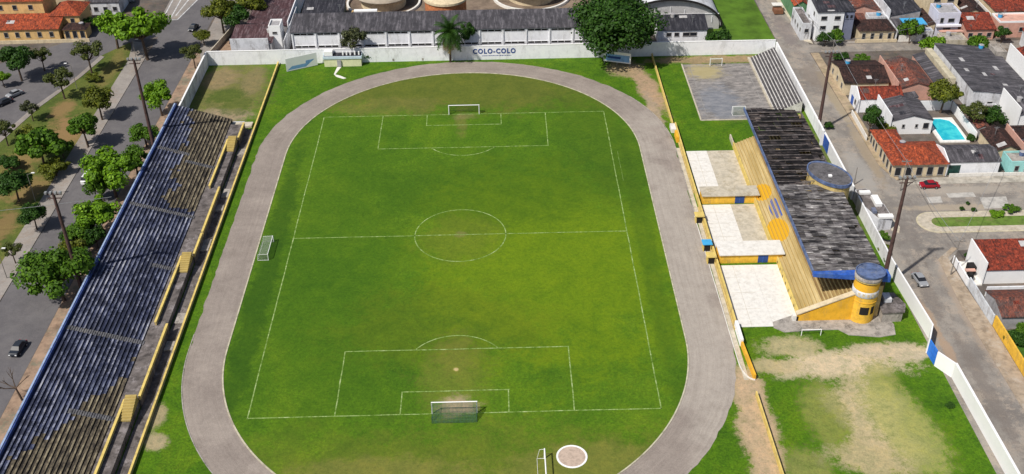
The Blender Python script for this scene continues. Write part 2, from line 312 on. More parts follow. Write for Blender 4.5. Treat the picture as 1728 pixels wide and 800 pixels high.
class MB:
    def __init__(s): s.v, s.f, s.mi = [], [], []
    def face(s, pts, mi=0):
        n = len(s.v); s.v += [tuple(p) for p in pts]; s.f.append(tuple(range(n, n+len(pts)))); s.mi.append(mi); return s
    def hexa(s, p, mi=0):      # p: 4 bottom ccw, 4 top ccw
        n = len(s.v); s.v += [tuple(q) for q in p]
        for f in ((0,3,2,1),(4,5,6,7),(0,1,5,4),(1,2,6,5),(2,3,7,6),(3,0,4,7)): s.f.append(tuple(n+i for i in f)); s.mi.append(mi)
        return s
    def box(s, x0, x1, y0, y1, z0, z1, mi=0):
        return s.hexa([(x0,y0,z0),(x1,y0,z0),(x1,y1,z0),(x0,y1,z0),(x0,y0,z1),(x1,y0,z1),(x1,y1,z1),(x0,y1,z1)], mi)
    def prism(s, poly, z0, z1, mi=0):
        n = len(s.v); k = len(poly); s.v += [(x,y,z0) for x,y in poly] + [(x,y,z1) for x,y in poly]
        s.f.append(tuple(n+i for i in reversed(range(k)))); s.f.append(tuple(n+k+i for i in range(k))); s.mi += [mi, mi]
        for i in range(k):
            j = (i+1) % k; s.f.append((n+i, n+j, n+k+j, n+k+i)); s.mi.append(mi)
        return s
    def wall(s, a, b, z0, z1, t, mi=0):
        a, b = Vector(a), Vector(b); d = (b-a).normalized(); q = Vector((-d.y, d.x))*t/2
        return s.prism([tuple(a-q), tuple(b-q), tuple(b+q), tuple(a+q)], z0, z1, mi)
    def tube(s, a, b, r0, r1=None, n=8, mi=0):
        r1 = r0 if r1 is None else r1; a, b = Vector(a), Vector(b); d = (b-a).normalized()
        u = d.orthogonal().normalized(); w_ = d.cross(u); k = len(s.v)
        for c, r in ((a,r0),(b,r1)):
            for i in range(n):
                t = 2*math.pi*i/n; s.v.append(tuple(c + u*math.cos(t)*r + w_*math.sin(t)*r))
        s.f.append(tuple(k+i for i in reversed(range(n)))); s.f.append(tuple(k+n+i for i in range(n))); s.mi += [mi, mi]
        for i in range(n):
            j = (i+1) % n; s.f.append((k+i, k+j, k+n+j, k+n+i)); s.mi.append(mi)
        return s
    def lathe(s, cx, cy, prof, n=32, ex=1, ey=1, rot=0, a0=0, a1=2*math.pi, mi=0):
        full = abs(a1-a0-2*math.pi) < 1e-6; k = len(s.v); m_ = n if full else n+1
        for r, z in prof:
            for i in range(m_):
                t = a0+(a1-a0)*i/n; x, y = r*ex*math.cos(t), r*ey*math.sin(t)
                s.v.append((cx+x*math.cos(rot)-y*math.sin(rot), cy+x*math.sin(rot)+y*math.cos(rot), z))
        for j in range(len(prof)-1):
            for i in range(n):
                i2 = (i+1) % m_; s.f.append((k+j*m_+i, k+j*m_+i2, k+(j+1)*m_+i2, k+(j+1)*m_+i)); s.mi.append(mi)
        return s
    def extrude_poly(s, pts, off, mi=0):   # planar polygon pts (3d) extruded by vector off
        n = len(s.v); k = len(pts); o = Vector(off)
        s.v += [tuple(p) for p in pts] + [tuple(Vector(p)+o) for p in pts]
        s.f.append(tuple(n+i for i in reversed(range(k)))); s.f.append(tuple(n+k+i for i in range(k))); s.mi += [mi, mi]
        for i in range(k):
            j = (i+1) % k; s.f.append((n+i, n+j, n+k+j, n+k+i)); s.mi.append(mi)
        return s
    def build(s, name, mat, parent=None, world=True, smooth=False):
        """one mesh object; vertices given in world space are moved into the thing's own space"""
        off = Vector((0,0,0))
        if parent is not None and world:
            r = parent
            while r is not None: off += r.location; r = r.parent
        me = bpy.data.meshes.new(name)
        me.from_pydata([(x-off.x, y-off.y, z-off.z) for x,y,z in s.v], [], s.f)
        for mt in (mat if isinstance(mat, (list, tuple)) else [mat]): me.materials.append(MT[mt] if isinstance(mt, str) else mt)
        me.polygons.foreach_set('material_index', s.mi)
        if smooth: me.polygons.foreach_set('use_smooth', [True]*len(s.f))
        me.update(); me.validate()
        o = bpy.data.objects.new(name, me); COL.objects.link(o); o.parent = parent; return o

def copy_tree(o, parent=None):
    c = o.copy(); COL.objects.link(c); c.parent = parent
    for ch in list(o.children): copy_tree(ch, c)
    return c
def struct(name, mb, mat): return tag(mb.build(name, mat), kind='structure')
def sheet(name, pts, z, mat): return struct(name, MB().face([(x,y,z) for x,y in pts]), mat)
def rect(x0, x1, y0, y1): return [(x0,y0),(x1,y0),(x1,y1),(x0,y1)]

# ---------------------------------------------------------------- setting: ground, streets, pitch, track
sheet('ground', rect(-900, 900, -500, 1300), 0, 'ground')
sheet('lawn', rect(-70.2, 86.2, -100, 84.2), .02, 'lawn')

def oval(ry, yc0, yc1, ex=0, na=110, ns=64):
    P = []
    def add(x, y): P.append((x + (ex*x/ry if x > 0 else 0), y))
    for i in range(na): t = -math.pi + math.pi*i/na; add(ry*math.cos(t), yc0 + ry*math.sin(t))
    for i in range(ns): add(ry, yc0+(yc1-yc0)*i/ns)
    for i in range(na): t = math.pi*i/na; add(ry*math.cos(t), yc1 + ry*math.sin(t))
    for i in range(ns): add(-ry, yc1+(yc0-yc1)*i/ns)
    return P
OUT, INN = oval(48.6, -35, 34.5, ex=1.4), oval(41.6, -35, 34.5)
mb = MB(); n = len(OUT)
from mathutils import noise as mnoise
OUTJ = []
for (x, y) in OUT:      # the cinder edge wanders into the grass
    q = mnoise.noise(Vector((x*.35, y*.35, 0)))*.32 + mnoise.noise(Vector((x*1.3, y*1.3, 3)))*.2; d = Vector((x, y-max(-35, min(34.5, y)))).normalized(); OUTJ.append((x+d.x*q, y+d.y*q))
for i in range(n):
    j = (i+1) % n; mb.face([(*INN[i],.045),(*OUTJ[i],.045),(*OUTJ[j],.045),(*INN[j],.045)])
trk = struct('running_track', mb, 'track')
uvl = trk.data.uv_layers.new(name='UVMap')
for i in range(n):
    for c_, (a, b) in zip(trk.data.polygons[i].loop_indices, ((i,0),(i,1),(i+1,1),(i+1,0))): uvl.data[c_].uv = (a*1.15, b*7.0)
struct('pitch_grass', MB().face([(*p,.05) for p in INN]), 'field')
mb = MB(); K0, K1 = oval(41.55, -35, 34.5), oval(41.80, -35, 34.5)
for i in range(n):
    j = (i+1) % n; a, b, c, d = K0[i], K1[i], K1[j], K0[j]
    mb.hexa([(*a,.04),(*b,.04),(*c,.04),(*d,.04),(*a,.13),(*b,.13),(*c,.13),(*d,.13)])
struct('track_kerb', mb, 'bareedge' if False else plain('kerb_limewash', (.46,.43,.32), .35, .6, dirt=((.35,.30,.2), .7)))
OK0, OK1 = oval(48.55, -35, 34.5, ex=1.4), oval(48.72, -35, 34.5, ex=1.4)
mb = MB()
for i in range(n):
    if OUT[i][0] < 0 and OUT[i][1] < -30 or OUT[i][0] > 0 and OUT[i][1] > 5 and OUT[i][1] < 60:
        j = (i+1) % n; a, b, c, d = OK0[i], OK1[i], OK1[j], OK0[j]
        if abs(a[1]-d[1]) < 12: mb.hexa([(*a,.04),(*b,.04),(*c,.04),(*d,.04),(*a,.10),(*b,.10),(*c,.10),(*d,.10)])
struct('track_outer_kerb', mb, 'concrete')
# painted lines of the pitch
W2, L2, LW = 34.8, 53.0, .2
mb = MB(); Z = .062
def ln(x0, y0, x1, y1, w_=LW):
    a, b = Vector((x0,y0)), Vector((x1,y1)); d = (b-a).normalized(); q = Vector((-d.y,d.x))*w_/2; e = d*w_/2
    n_ = max(1, int((b-a).length/4)); pts = [a-e+(b-a+2*e)*i/n_ for i in range(n_+1)]
    jit = [Vector((random.uniform(-.04,.04), random.uniform(-.04,.04))) for _ in pts]
    for i in range(n_):
        p, r = pts[i]+jit[i], pts[i+1]+jit[i+1]; mb.face([(*(p-q),Z),(*(r-q),Z),(*(r+q),Z),(*(p+q),Z)])
def arc(cx, cy_, r, a0, a1, n_=48, w_=LW):
    for i in range(n_):
        t0, t1 = a0+(a1-a0)*i/n_, a0+(a1-a0)*(i+1)/n_
        mb.face([(cx+(r-w_/2)*math.cos(t0), cy_+(r-w_/2)*math.sin(t0), Z), (cx+(r+w_/2)*math.cos(t0), cy_+(r+w_/2)*math.sin(t0), Z),
                 (cx+(r+w_/2)*math.cos(t1), cy_+(r+w_/2)*math.sin(t1), Z), (cx+(r-w_/2)*math.cos(t1), cy_+(r-w_/2)*math.sin(t1), Z)])
ln(-W2,-L2,W2,-L2); ln(-W2,L2,W2,L2); ln(-W2,-L2,-W2,L2); ln(W2,-L2,W2,L2); Z = .066; ln(-W2,0,W2,0); arc(0,0,9.5,0,2*math.pi,64)
for sg in (-1, 1):
    yb = sg*L2; Z = .070
    ln(-20.16,yb,-20.16,yb-sg*16.5); ln(20.16,yb,20.16,yb-sg*16.5); ln(-9.16,yb,-9.16,yb-sg*5.5); ln(9.16,yb,9.16,yb-sg*5.5); Z = .074
    ln(-20.16,yb-sg*16.5,20.16,yb-sg*16.5); ln(-9.16,yb-sg*5.5,9.16,yb-sg*5.5)
    h = math.acos(5.5/9.15)
    arc(0, yb-sg*11, 9.3, (math.pi/2 if sg < 0 else -math.pi/2)-math.acos(5.5/9.3), (math.pi/2 if sg < 0 else -math.pi/2)+math.acos(5.5/9.3), 24)
Z = .07; ln(36.2,20,36.2,33,.06)
struct('pitch_lines', mb, 'lines')
# throwing circle
tc = G(965, 771)
struct('throwing_circle_sand', MB().prism([(tc[0]+2.2*math.cos(t*math.pi/20), tc[1]+2.2*math.sin(t*math.pi/20)) for t in range(40)], .03, .075), 'sand')
mb = MB().lathe(*tc, [(2.2,.04),(2.2,.12),(2.5,.12),(2.5,.04)], 40); struct('throwing_circle_kerb', mb, 'whiteclean')

# yards and aprons right of the pitch
sheet('court', rect(58.3, 76.6, 47.3, 78.6), .035, 'court')
mb = MB()
for a, b in (((58.2,47.2),(58.2,78.8)), ((58.2,47.2),(76.4,47.2))): mb.wall(a, b, .03, .16, .35)
struct('court_kerb', mb, 'slabold')
mb = MB()
for x0,x1,y0,y1 in ((60,75,49,49.15),(60,75,77,77.15),(60,75,63,63.15)): mb.face([(x0,y0,.05),(x1,y0,.05),(x1,y1,.05),(x0,y1,.05)])
for x0,x1,y0,y1 in ((60,60.15,49.15,62.98),(75,75.15,49.15,62.98),(60,60.15,63.16,76.98),(75,75.15,63.16,76.98)): mb.face([(x0,y0,.05),(x1,y0,.05),(x1,y1,.05),(x0,y1,.05)])
struct('court_lines', mb, plain('worn_court_line', (.25,.24,.23), .4, .5))
def slab(name, x0, x1, y0, y1, z, mat): return struct(name, MB().box(x0, x1, y0, y1, -.05, z), mat)
slab('apron_far_pale', 52.2, 57.0, 13.2, 32.3, .12, 'slab'); slab('apron_far_worn', 57.0, 63.6, 13.2, 32.3, .10, 'slabold')
slab('apron_middle_pale', 52.0, 58.2, -7.6, 9.2, .12, 'slab'); slab('apron_middle_worn', 58.2, 63.6, -7.6, 9.2, .10, 'slabold')
slab('apron_near_pale', 51.8, 58.4, -32.2, -13.0, .12, 'slab'); slab('apron_near_side', 58.43, 63.6, -31.6, -13.0, .10, 'slab')
P = [(58.3,-32.6),(60,-34),(66,-33.6),(70,-33.6),(71.5,-35.2),(77,-36),(80,-35.4),(80.6,-32.5),(79.5,-29),(63,-29),(58.5,-31)]
mb = MB()
for x in (54.4,): 
    for y0_, y1_ in ((13.3,32.2),(-7.5,9.1),(-32.1,-13.1)): mb.box(x, x+.06, y0_, y1_, .121, .127)
for y_ in (18,23,28,-3,2,6,-27,-22,-17): mb.box(52.3, 57, y_, y_+.06, .128, .133)
struct('apron_joints', mb, 'slabold')
struct('stand_apron', MB().prism(P, -.05, .16), 'concrete')
mb = MB().box(50.1, 50.95, -46.5, 34, -.03, .06); struct('touchline_gravel', mb, 'slabold')

# left avenue
sheet('avenue', [(-88.4,-140),(-77,-140),(-76.3,40),(-75.6,96),(-75,300),(-89.5,300),(-88.6,100)], .02, 'asphalt')
sheet('side_road', [(-180,-70),(-128,-70),(-114,40),(-109.6,62),(-104,79),(-101.5,92),(-95.5,101),(-88.5,104),(-88.5,116),(-102.8,114),(-116,100),(-128,88),(-180,60)], .024, 'asphalt')
sheet('median', [(-129,-70),(-93,-70),(-92.6,92),(-96,101),(-101.5,92),(-104.5,78),(-110,62),(-114.5,40)], .012, 'median')
struct('avenue_pavement', MB().prism([(-93,-140),(-88.5,-140),(-88.7,92),(-92,100),(-95,101),(-93,88)], -.02, .12), 'walk')
struct('median_path', MB().prism([(-131,-70),(-127.5,-70),(-112.4,40),(-108.2,62),(-102.9,79),(-100.3,91),(-101.6,92),(-104.2,79),(-109.8,62),(-114.2,40)], -.02, .10), 'walk')
struct('verge_by_stand', MB().prism([(-76.9,-140),(-70.6,-140),(-70.6,84),(-74.6,96),(-75.5,96),(-76.2,40)], -.02, .08), plain('verge_soil', (.29,.20,.14), .4, .3, dirt=((.17,.17,.12), .8)))
struct('far_pavement', MB().prism([(-75,96),(-72.6,86),(-71,86),(-67,120),(-66,220),(-74.6,220)], -.02, .1), 'walk')
mb = MB()
for a, b in (((-90.5,116),(-91.5,150)), ((-90.3,116),(-86,116)), ((-86,116),(-80,150)), ((-88.3,118),(-88.8,150)), ((-87.2,119),(-84.5,150))): mb.wall(a, b, .03, .034 if a[1] > 117 else .04, .35)
struct('avenue_markings', mb, plain('worn_road_paint', (.5,.5,.5), .3, .6))
struct('avenue_island', MB().prism([(-91.3,116.5),(-86.2,116.5),(-80.5,149),(-92.3,149)], -.02, .029), 'walk')

# right streets
sheet('street', [(85.2,-100),(96.5,-100),(97.4,-38),(97.2,-14),(101,-9.5),(180,-9.5),(180,17.5),(97,17.5),(95,24),(94.2,84.5),(190,84.5),(190,89.5),(95.5,89.5),(91.5,150),(87,150),(87,86),(84.6,84.5),(85,-12)], .022, 'cobble')
sheet('grass_field', [(68,92),(86.8,90),(86.4,240),(68,240)], .015, 'lawn' if False else plain('rough_field_grass', (.075,.15,.012), .35, .15))
struct('street_pavement', MB().prism([(95.0,24.2),(97,17.6),(97.6,17.8),(96.6,84),(94.4,84)], -.02, .13), plain('dusty_pavement', (.36,.28,.19), .3, .4, dirt=((.24,.21,.12), .7)))
struct('square_pavement', MB().box(97.8, 180, 15.6, 18.3, -.02, .13), plain('stained_pavement', (.40,.37,.32), .35, .3, dirt=((.25,.22,.18), .8)))
struct('street_verge', MB().prism([(95.2,-60),(98.4,-60),(98.4,-34),(97.9,-20),(97.9,-12),(101,-8.9),(100,-8.5),(95.8,-12.5),(94.8,-30)], -.02, .11), plain('dusty_verge', (.34,.27,.20), .3, .5, dirt=((.42,.38,.33), .7)))
struct('north_pavement', MB().prism([(97,89.7),(128,89.7),(128,91),(97,91)], -.02, .13), 'walk')
struct('north_pavement_west', MB().prism([(94.6,92),(96.6,90),(93.6,150),(92.2,150)], -.02, .13), 'slabold')
def stadium_poly(x0, x1, yc, r, n_=14):
    return [(x0+r+r*math.cos(math.pi/2+math.pi*i/n_), yc+r*math.sin(math.pi/2+math.pi*i/n_)) for i in range(n_+1)] + [(x1,yc-r),(x1,yc+r)]
struct('square_kerb', MB().prism(stadium_poly(95.9,125,.6,3.9), -.02, .10), plain('limewashed_kerb', (.52,.47,.34), .2, 1, dirt=((.4,.34,.2), .6)))
struct('square_path', MB().prism(stadium_poly(96.2,125,.6,3.6), .0, .14), plain('square_paving', (.47,.42,.34), .2, 1, dirt=((.38,.3,.2), .7)))
struct('square_lawn', MB().prism(stadium_poly(99,125,.5,1.7), .0, .19), plain('square_grass', (.11,.18,.03), .3, .6, dirt=((.22,.19,.09), .5)))
struct('street_patches', MB().face([(101,8,.035),(104,8.2,.035),(104.4,10.6,.035),(101.2,10.4,.035)]).face([(112,5.4,.035),(117.5,5.6,.035),(118.5,10,.035),(112.6,9.8,.035)]).face([(106,10,.037),(112,10.1,.037),(112,12,.037),(106,11.8,.037)]), plain('pale_concrete_patch', (.42,.40,.37), .25, .7))

# ---------------------------------------------------------------- perimeter walls
def wall_thing(name, label, a, b, h, t, mat, cap=None, capm=None, group=None, cat='wall'):
    mid = ((a[0]+b[0])/2, (a[1]+b[1])/2, 0); r = thing(name, label, cat, mid, group=group)
    MB().wall(a, b, -.1, h, t).build('wall_panel', mat, r)
    if cap: MB().wall(a, b, h+.002, h+cap, t+.12).build('coping', capm or mat, r)
    return r
nw = wall_thing('perimeter_wall', 'long white wall behind the far bend carrying blue club lettering', (-70.2,84.35), (84.4,84.35), 4.0, .28, 'white', .12, 'whiteclean')
# lettering on the wall
def lettering(txt, x, y, z, size, mat, parent, bold=.06, sx=1.0):
    c = bpy.data.curves.new('lettering', 'FONT'); c.body = txt; c.size = size; c.extrude = .02; c.offset = bold; c.space_character = 1.25
    tmp = bpy.data.objects.new('tmp', c); COL.objects.link(tmp); bpy.context.view_layer.update()
    me = bpy.data.meshes.new_from_object(tmp.evaluated_get(bpy.context.evaluated_depsgraph_get())); bpy.data.objects.remove(tmp)
    xs = [v.co.x for v in me.vertices]; wd = max(xs)-min(xs); x0_ = min(xs)
    for v in me.vertices: v.co.x = (v.co.x-x0_)*sx/wd
    me.materials.clear(); me.materials.append(MT[mat]); o = bpy.data.objects.new('lettering', me); COL.objects.link(o)
    o.rotation_euler = (math.pi/2, 0, 0); o.parent = parent
    r = parent.location; o.location = (x-r.x, y-r.y, z-r.z); return o
MT['inkblue'] = NT('dark_blue_letter_paint', .7).out((.03,.07,.24))
lettering('COLO-COLO', 2.0, 84.35-.18, 1.9, 1.9, 'inkblue', nw, .075, 11.6)
mb = MB(); x = 4.4
while x < 12.2:
    l = random.uniform(.15,.5); mb.box(x, x+l, 84.17, 84.2, 1.12, 1.30); x += l+.14
mb.build('small_lettering', 'inkblue', nw)
mb = MB()
for x in (-42,-35,-20,-12): mb.box(x, x+.5, 84.18, 84.2, .2, .9)
mb.build('wall_stain', 'concrete', nw)
ww = wall_thing('perimeter_wall', 'white wall on the left of the dry corner yard beside the avenue', (-70.1,52.2), (-70.1,84.15), 4.0, .3, 'whiteold', .1, 'whiteclean')
MB().wall((-70.1,50.9), (-70.1,52.15), 0, 3.9, .8).build('end_pier', 'whiteclean', ww)
ew = wall_thing('perimeter_wall', 'white wall along the right street from the far corner to the blue gate', (84.75,84.5), (84.75,10.2), 3.3, .3, 'white', .1, 'whiteclean')
MB().wall((84.75,6.5), (84.75,-16), -.1, 3.3, .3).build('wall_panel', 'white', ew)
MB().wall((84.75,-16.05), (85.75,-36.6), -.1, 3.3, .3).build('wall_panel', 'whiteclean', ew)
MB().box(84.5, 84.598, 29.5, 33.5, .2, 3.2).build('painted_panel', 'blue', ew)
MB().box(84.0, 84.55, 33.8, 34.5, 0, 4.0).build('gate_pier', 'whiteclean', ew)
sw = wall_thing('perimeter_wall', 'clean white wall right of the worn yard, from the blue gate towards the bottom corner', (86.2,-47.0), (87.0,-95), 3.2, .3, 'whiteclean', .08)
MB().wall((84.2,-43.9), (86.1,-47.0), -.1, 3.2, .3).build('wall_panel', 'whiteclean', sw)
gt = thing('gate', 'bright blue metal gate between two white wall ends by the street', 'gate', (84.1,-42.2,0))
MB().wall((83.95,-40.7), (84.15,-43.7), .05, 3.3, .12).build('gate_leaf', 'gateblue', gt)
MB().wall((85.7,-36.7), (83.9,-40.5), -.1, 3.4, .25).build('gate_return_wall', 'whiteclean', gt)
mb = MB()
for k in range(7): mb.wall((83.93+.02*k*.5, -40.9-.42*k), (83.93+.02*k*.5, -40.95-.42*k), .1, 3.05, .04)
mb.build('gate_rib', 'gateblue', gt)

# low pale-yellow walls round the pitch
lw = wall_thing('low_wall', 'low yellow wall along the left side of the track in front of the terrace', (-51,-100), (-51,83.9), .85, .24, 'ylow', .06, 'pyellow')
rw = wall_thing('low_wall', 'narrow pale yellow wall right of the far bend, running to the white wall', (50.8,44.5), (50.8,83.9), 1.1, .25, 'pyellow')
r2 = thing('low_wall', 'yellow wall with small bays along the right straight before the pale aprons', 'wall', (51.3,0,0))
MB().box(51.2,51.5,-32,44.3,0,1.3).build('wall_panel', 'pyellow', r2)
MB().box(50.0,51.18,41.3,44.3,0,1.0).build('end_block', 'slab', r2)
MB().box(51.1,51.65,-37.5,-32.1,0,1.6).build('white_section', 'whiteclean', r2)
MB().wall((51.4,-37.6),(51.9,-46.5), 0, 1.2, .35).build('near_section', 'orange', r2)
MB().box(50.55,51.15,36.5,40,0,1.5).build('painted_block', 'orange', r2)
mb = MB()
for y0, y1 in ((14,36),(-10,8),(-33,-12)): mb.box(50.9, 51.15, y0, y1, 0, .45)
mb.build('bench_step', 'ylow', r2)
mb = MB()
for i in range(12):
    t0, t1 = math.pi*1.0+math.pi/2*i/12, math.pi*1.0+math.pi/2*(i+1)/12
    mb.wall((52.0+2.0*math.cos(t0), -42+4.6*math.sin(t0)), (52.0+2.0*math.cos(t1), -42+4.6*math.sin(t1)), 0, .25, .15)
mb.wall((50.0,-42),(49.75,5), 0, .14, .12)
struct('edge_kerb', mb, 'slab')
wall_thing('low_wall', 'thin yellow wall between the bare soil strip and the worn yard, bottom right', (51.3,-50.5), (52.0,-100), 1.1, .22, 'pyellow')
# dugouts between the aprons (long low rooms) and small booths on the wall
def room(label, x0, x1, y0, y1, h, roofm):
    r = thing('changing_room', label, 'building', ((x0+x1)/2, y0, 0), group=None)
    MB().box(x0, x1, y0, y1, 0, h).build('wall', 'yellow', r)
    MB().box(x0-.25, x1+.2, y0-.35, y1+.1, h+.003, h+.2).build('roof', roofm, r)
    d = MB().box(x1-5.0, x1-3.0, y0-.06, y0-.003, .1, h-.25).build('door', 'inkblue', r)
    MB().box(x1-4.05, x1-3.95, y0-.10, y0-.063, .1, h-.3).build('door_frame', 'blue', d)
    MB().box(x0, x1, y0-.05, y0-.004, h-.2, h).build('fascia', 'pyellow', r)
    return r
room('long low yellow room with worn roof between the far and middle aprons', 52.2, 64.2, 9.6, 13.1, 2.1, 'slabold')
room('long low yellow room with clean white roof between the middle and near aprons', 52.0, 64.6, -12.2, -7.8, 2.1, 'slab')
def booth(label, x, y, roofm):
    r = thing('touchline_booth', label, 'booth', (x,y,0))
    MB().box(x-.8,x-.65,y-.8,y+.8,0,1.7).box(x+.65,x+.8,y-.8,y+.8,0,1.7).box(x-.64,x+.64,y+.65,y+.8,0,1.7).build('wall', 'pyellow', r)
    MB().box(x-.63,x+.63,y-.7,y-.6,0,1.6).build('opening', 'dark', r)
    MB().box(x-1.0,x+1.0,y-.95,y+.95,1.71,1.85).build('roof', roofm, r)
booth('small booth with pale roof on the wall beside the middle apron', 50.35, 3.0, 'pyellow')
booth('small booth with faded blue roof just beside the white-roofed room', 50.2, -7.2, 'tarp')
booth('small dark-fronted booth by the track at the near apron', 50.3, -11.6, 'pyellow')

# ---------------------------------------------------------------- left terrace
ts = thing('terrace', 'long open terrace of flaking blue and bare brown steps along the left side', 'stand', (-63,0,0))
NR, XF, XB, ZF, ZB, Y0, Y1 = 17, -56.9, -69.6, 1.5, 5.6, -100.0, 50.2
dx, dz = (XB-XF)/NR, (ZB-ZF)/NR
def blue_here(x, y):
    if y > 8: lim = -62.6 - (y-8)*.075
    elif y > -36: lim = -54.5
    else: lim = -55.2 + (y+37)*.42
    return x < lim + random.uniform(-.25,.25) + 2.6*mnoise.noise(Vector((x*.35, y*.22, 0))) + 1.5*mnoise.noise(Vector((x*1.1, y*.7, 5)))
mb = MB()
for r in range(NR):
    x0 = XF+dx*r; x1 = x0+dx; z = ZF+dz*(r+1)
    xf = -57.9 if False else None
    y = Y0
    while y < Y1:
        y2 = min(y+random.uniform(.5,1.3), Y1); b = blue_here((x0+x1)/2, y)
        jz = random.uniform(-.02,.02)
        xe = x0+dx*.42
        mb.face([(x0,y,z),(xe,y,z),(xe,y2,z),(x0,y2,z)], 1 if b else 3)      # painted nosing
        mb.face([(xe,y,z),(x1,y,z),(x1,y2,z),(xe,y2,z)], 0 if b else 2)
        mb.face([(x0,y,z-dz),(x0,y,z),(x0,y2,z),(x0,y2,z-dz)], 0 if b else 2)
        y = y2
    mb.face([(x0,Y0,0),(x1,Y0,0),(x1,Y0,z),(x0,Y0,z)], 2); mb.face([(x0,Y1,0),(x0,Y1,z),(x1,Y1,z),(x1,Y1,0)], 2)
mb.face([(XB,Y0,0),(XB,Y1,0),(XB,Y1,ZB),(XB,Y0,ZB)], 2)
mb.build('steps', ['seatblue','seatedge','seatbare','bareedge'], ts)
MB().box(-70.1, -69.62, Y0, Y1, 0, 6.2).build('back_wall', 'blueback', ts)
MB().box(-70.22, -69.9, Y0, Y1, 6.203, 6.3).build('coping', plain('pale_blue_coping', (.26,.34,.50), .35, .7), ts)
def aisle(yc, r0, r1, w_=.55):
    mb = MB()
    for r in range(r0, r1):
        x0 = XF+dx*r; z = ZF+dz*(r+1)
        mb.box(x0+dx, x0, yc-w_, yc+w_, z-.1, z+.012); mb.box(x0+dx*.02, x0-dx*.5, yc-w_, yc+w_, z-dz, z-dz*.5)
    mb.build('aisle_stairs', 'aislec', ts)
for yc, a, b in ((6.5,0,NR),(-34.5,0,NR),(27,0,8),(30,8,NR),(-54,0,9),(-12,0,5)): aisle(yc, a, b)
for yc in (-20,): pass
MB().box(-56.88, -53.6, -100, 47.5, 0, 1.5).build('front_walkway', 'dconc', ts)
# parapets: outer runs, inner runs and sloping yellow ramps between them
segs = [('o',47,39.5),('i',39.0,18.0),('o',17.5,0),('o',-.5,-8),('i',-8.5,-29.5),('o',-30,-49.5),('i',-50,-100)]
ic = MB(); first = True
for k, a, b in segs:
    x = -53.35 if k == 'o' else -55.65
    if k == 'o': MB().box(x-.13, x+.13, b, a, 0, 1.595).build('passage_wall', 'dconc', ts)
    r = MB().box(x-.16, x+.16, b, a, 1.6, 2.28).build('parapet', 'ylow', ts)
    MB().box(x-.22, x+.22, b, a, 2.283, 2.36).build('parapet_coping', 'pyellow', r)
for yt in (39.2, -8.2, -49.7):
    mb = MB(); n_ = 9
    for i in range(n_): mb.box(-55.45, -53.55, yt-.55*(i+1), yt-.55*i, 1.52, 3.0-.15*i)
    mb.build('yellow_stair', plain('dull_yellow_stair_paint', (.40,.30,.10), .15, .8, dirt=((.36,.28,.12), .6)), ts)
MB().box(-53.35, -51.2, -100, 47.5, .02, .12).build('lower_passage', 'dconc', ts)
for (x, y, l) in ((-52.3,18,3.4),(-52.2,36,3),(-52.4,-2,4),(-52.2,-26,3),(-52.3,-34,2.5),(-52.4,12,2.2)):
    MB().box(x-.8, x+.8, y-l/2, y+l/2, .13, .38).build('rubble_step', 'concrete', ts)
MB().box(-63.5,-52,48.3,50.6,0,.5).build('end_step', 'slabold', ts); MB().box(-60,-54.2,50.7,51.2,0,.35).build('end_kerb', 'whiteold', ts)

# ---------------------------------------------------------------- right grandstand
gs = thing('grandstand', 'yellow covered grandstand with black and grey sheet roof on the right side', 'stand', (70,0,0))
SN, SX0, SX1, SZ0, SZ1, SY0, SY1 = 22, 63.7, 78.2, .9, 7.2, -30.0, 33.8
sdx, sdz = (SX1-SX0)/SN, (SZ1-SZ0)/SN
s = NT('yellow_seating_with_painted_crest', .85)
c = s.ramp(s.noise(.5, (1,.12,1), 8, .7), [(.36,(.38,.28,.11)), (.5,(.48,.365,.165)), (.64,(.60,.48,.25))])
def hardblob(cx, cy_, rx, ry): return s.blob(cx, cy_, rx, ry, soft=(1.03,.97))
c = s.mix(hardblob(-4.7,11.2,1.9,3.1), c, (.66,.37,.02)); c = s.mix(hardblob(-4.5,-3.4,2.0,4.0), c, (.66,.37,.02)); c = s.mix(hardblob(-5.0,-28.0,.1,.1), c, (.66,.37,.02))
wv = s.n('ShaderNodeTexWave', wave_type='BANDS', bands_direction='X'); wv.inputs['Scale'].default_value = .24*1.6; s.l(s.coords(), wv.inputs['Vector'])
c = s.mix(s.math('MULTIPLY', hardblob(-3.3,4.0,1.3,3.6), s.maprange(wv.outputs['Fac'], .45, .55)), c, (.06,.12,.42))
MT['crest'] = s.out(c)
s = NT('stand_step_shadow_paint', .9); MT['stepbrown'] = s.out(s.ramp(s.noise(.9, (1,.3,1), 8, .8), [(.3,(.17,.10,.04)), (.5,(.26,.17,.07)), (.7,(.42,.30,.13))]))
mb = MB()
for r in range(SN):
    x0 = SX0+sdx*r; x1 = x0+sdx; z = SZ0+sdz*(r+1)
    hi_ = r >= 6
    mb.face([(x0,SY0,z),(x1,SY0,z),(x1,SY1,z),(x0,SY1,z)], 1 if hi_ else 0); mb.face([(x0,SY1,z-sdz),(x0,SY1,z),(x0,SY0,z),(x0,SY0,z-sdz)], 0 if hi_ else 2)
    if hi_: mb.box(x0-.02,x0+.16,SY0,SY1,z-.1,z+.03,0)
    mb.face([(x0,SY0,0),(x1,SY0,0),(x1,SY0,z),(x0,SY0,z)], 0); mb.face([(x1,SY1,0),(x0,SY1,0),(x0,SY1,z),(x1,SY1,z)], 0)
mb.face([(SX0,SY1,0),(SX0,SY0,0),(SX0,SY0,SZ0),(SX0,SY1,SZ0)]); mb.face([(SX1,SY0,0),(SX1,SY1,0),(SX1,SY1,SZ1),(SX1,SY0,SZ1)])
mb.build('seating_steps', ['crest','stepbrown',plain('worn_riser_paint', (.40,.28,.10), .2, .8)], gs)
MB().box(63.35,63.62,-30,33.8,0,1.45).build('front_parapet', 'pyellow', gs)
mb = MB(); y = -27
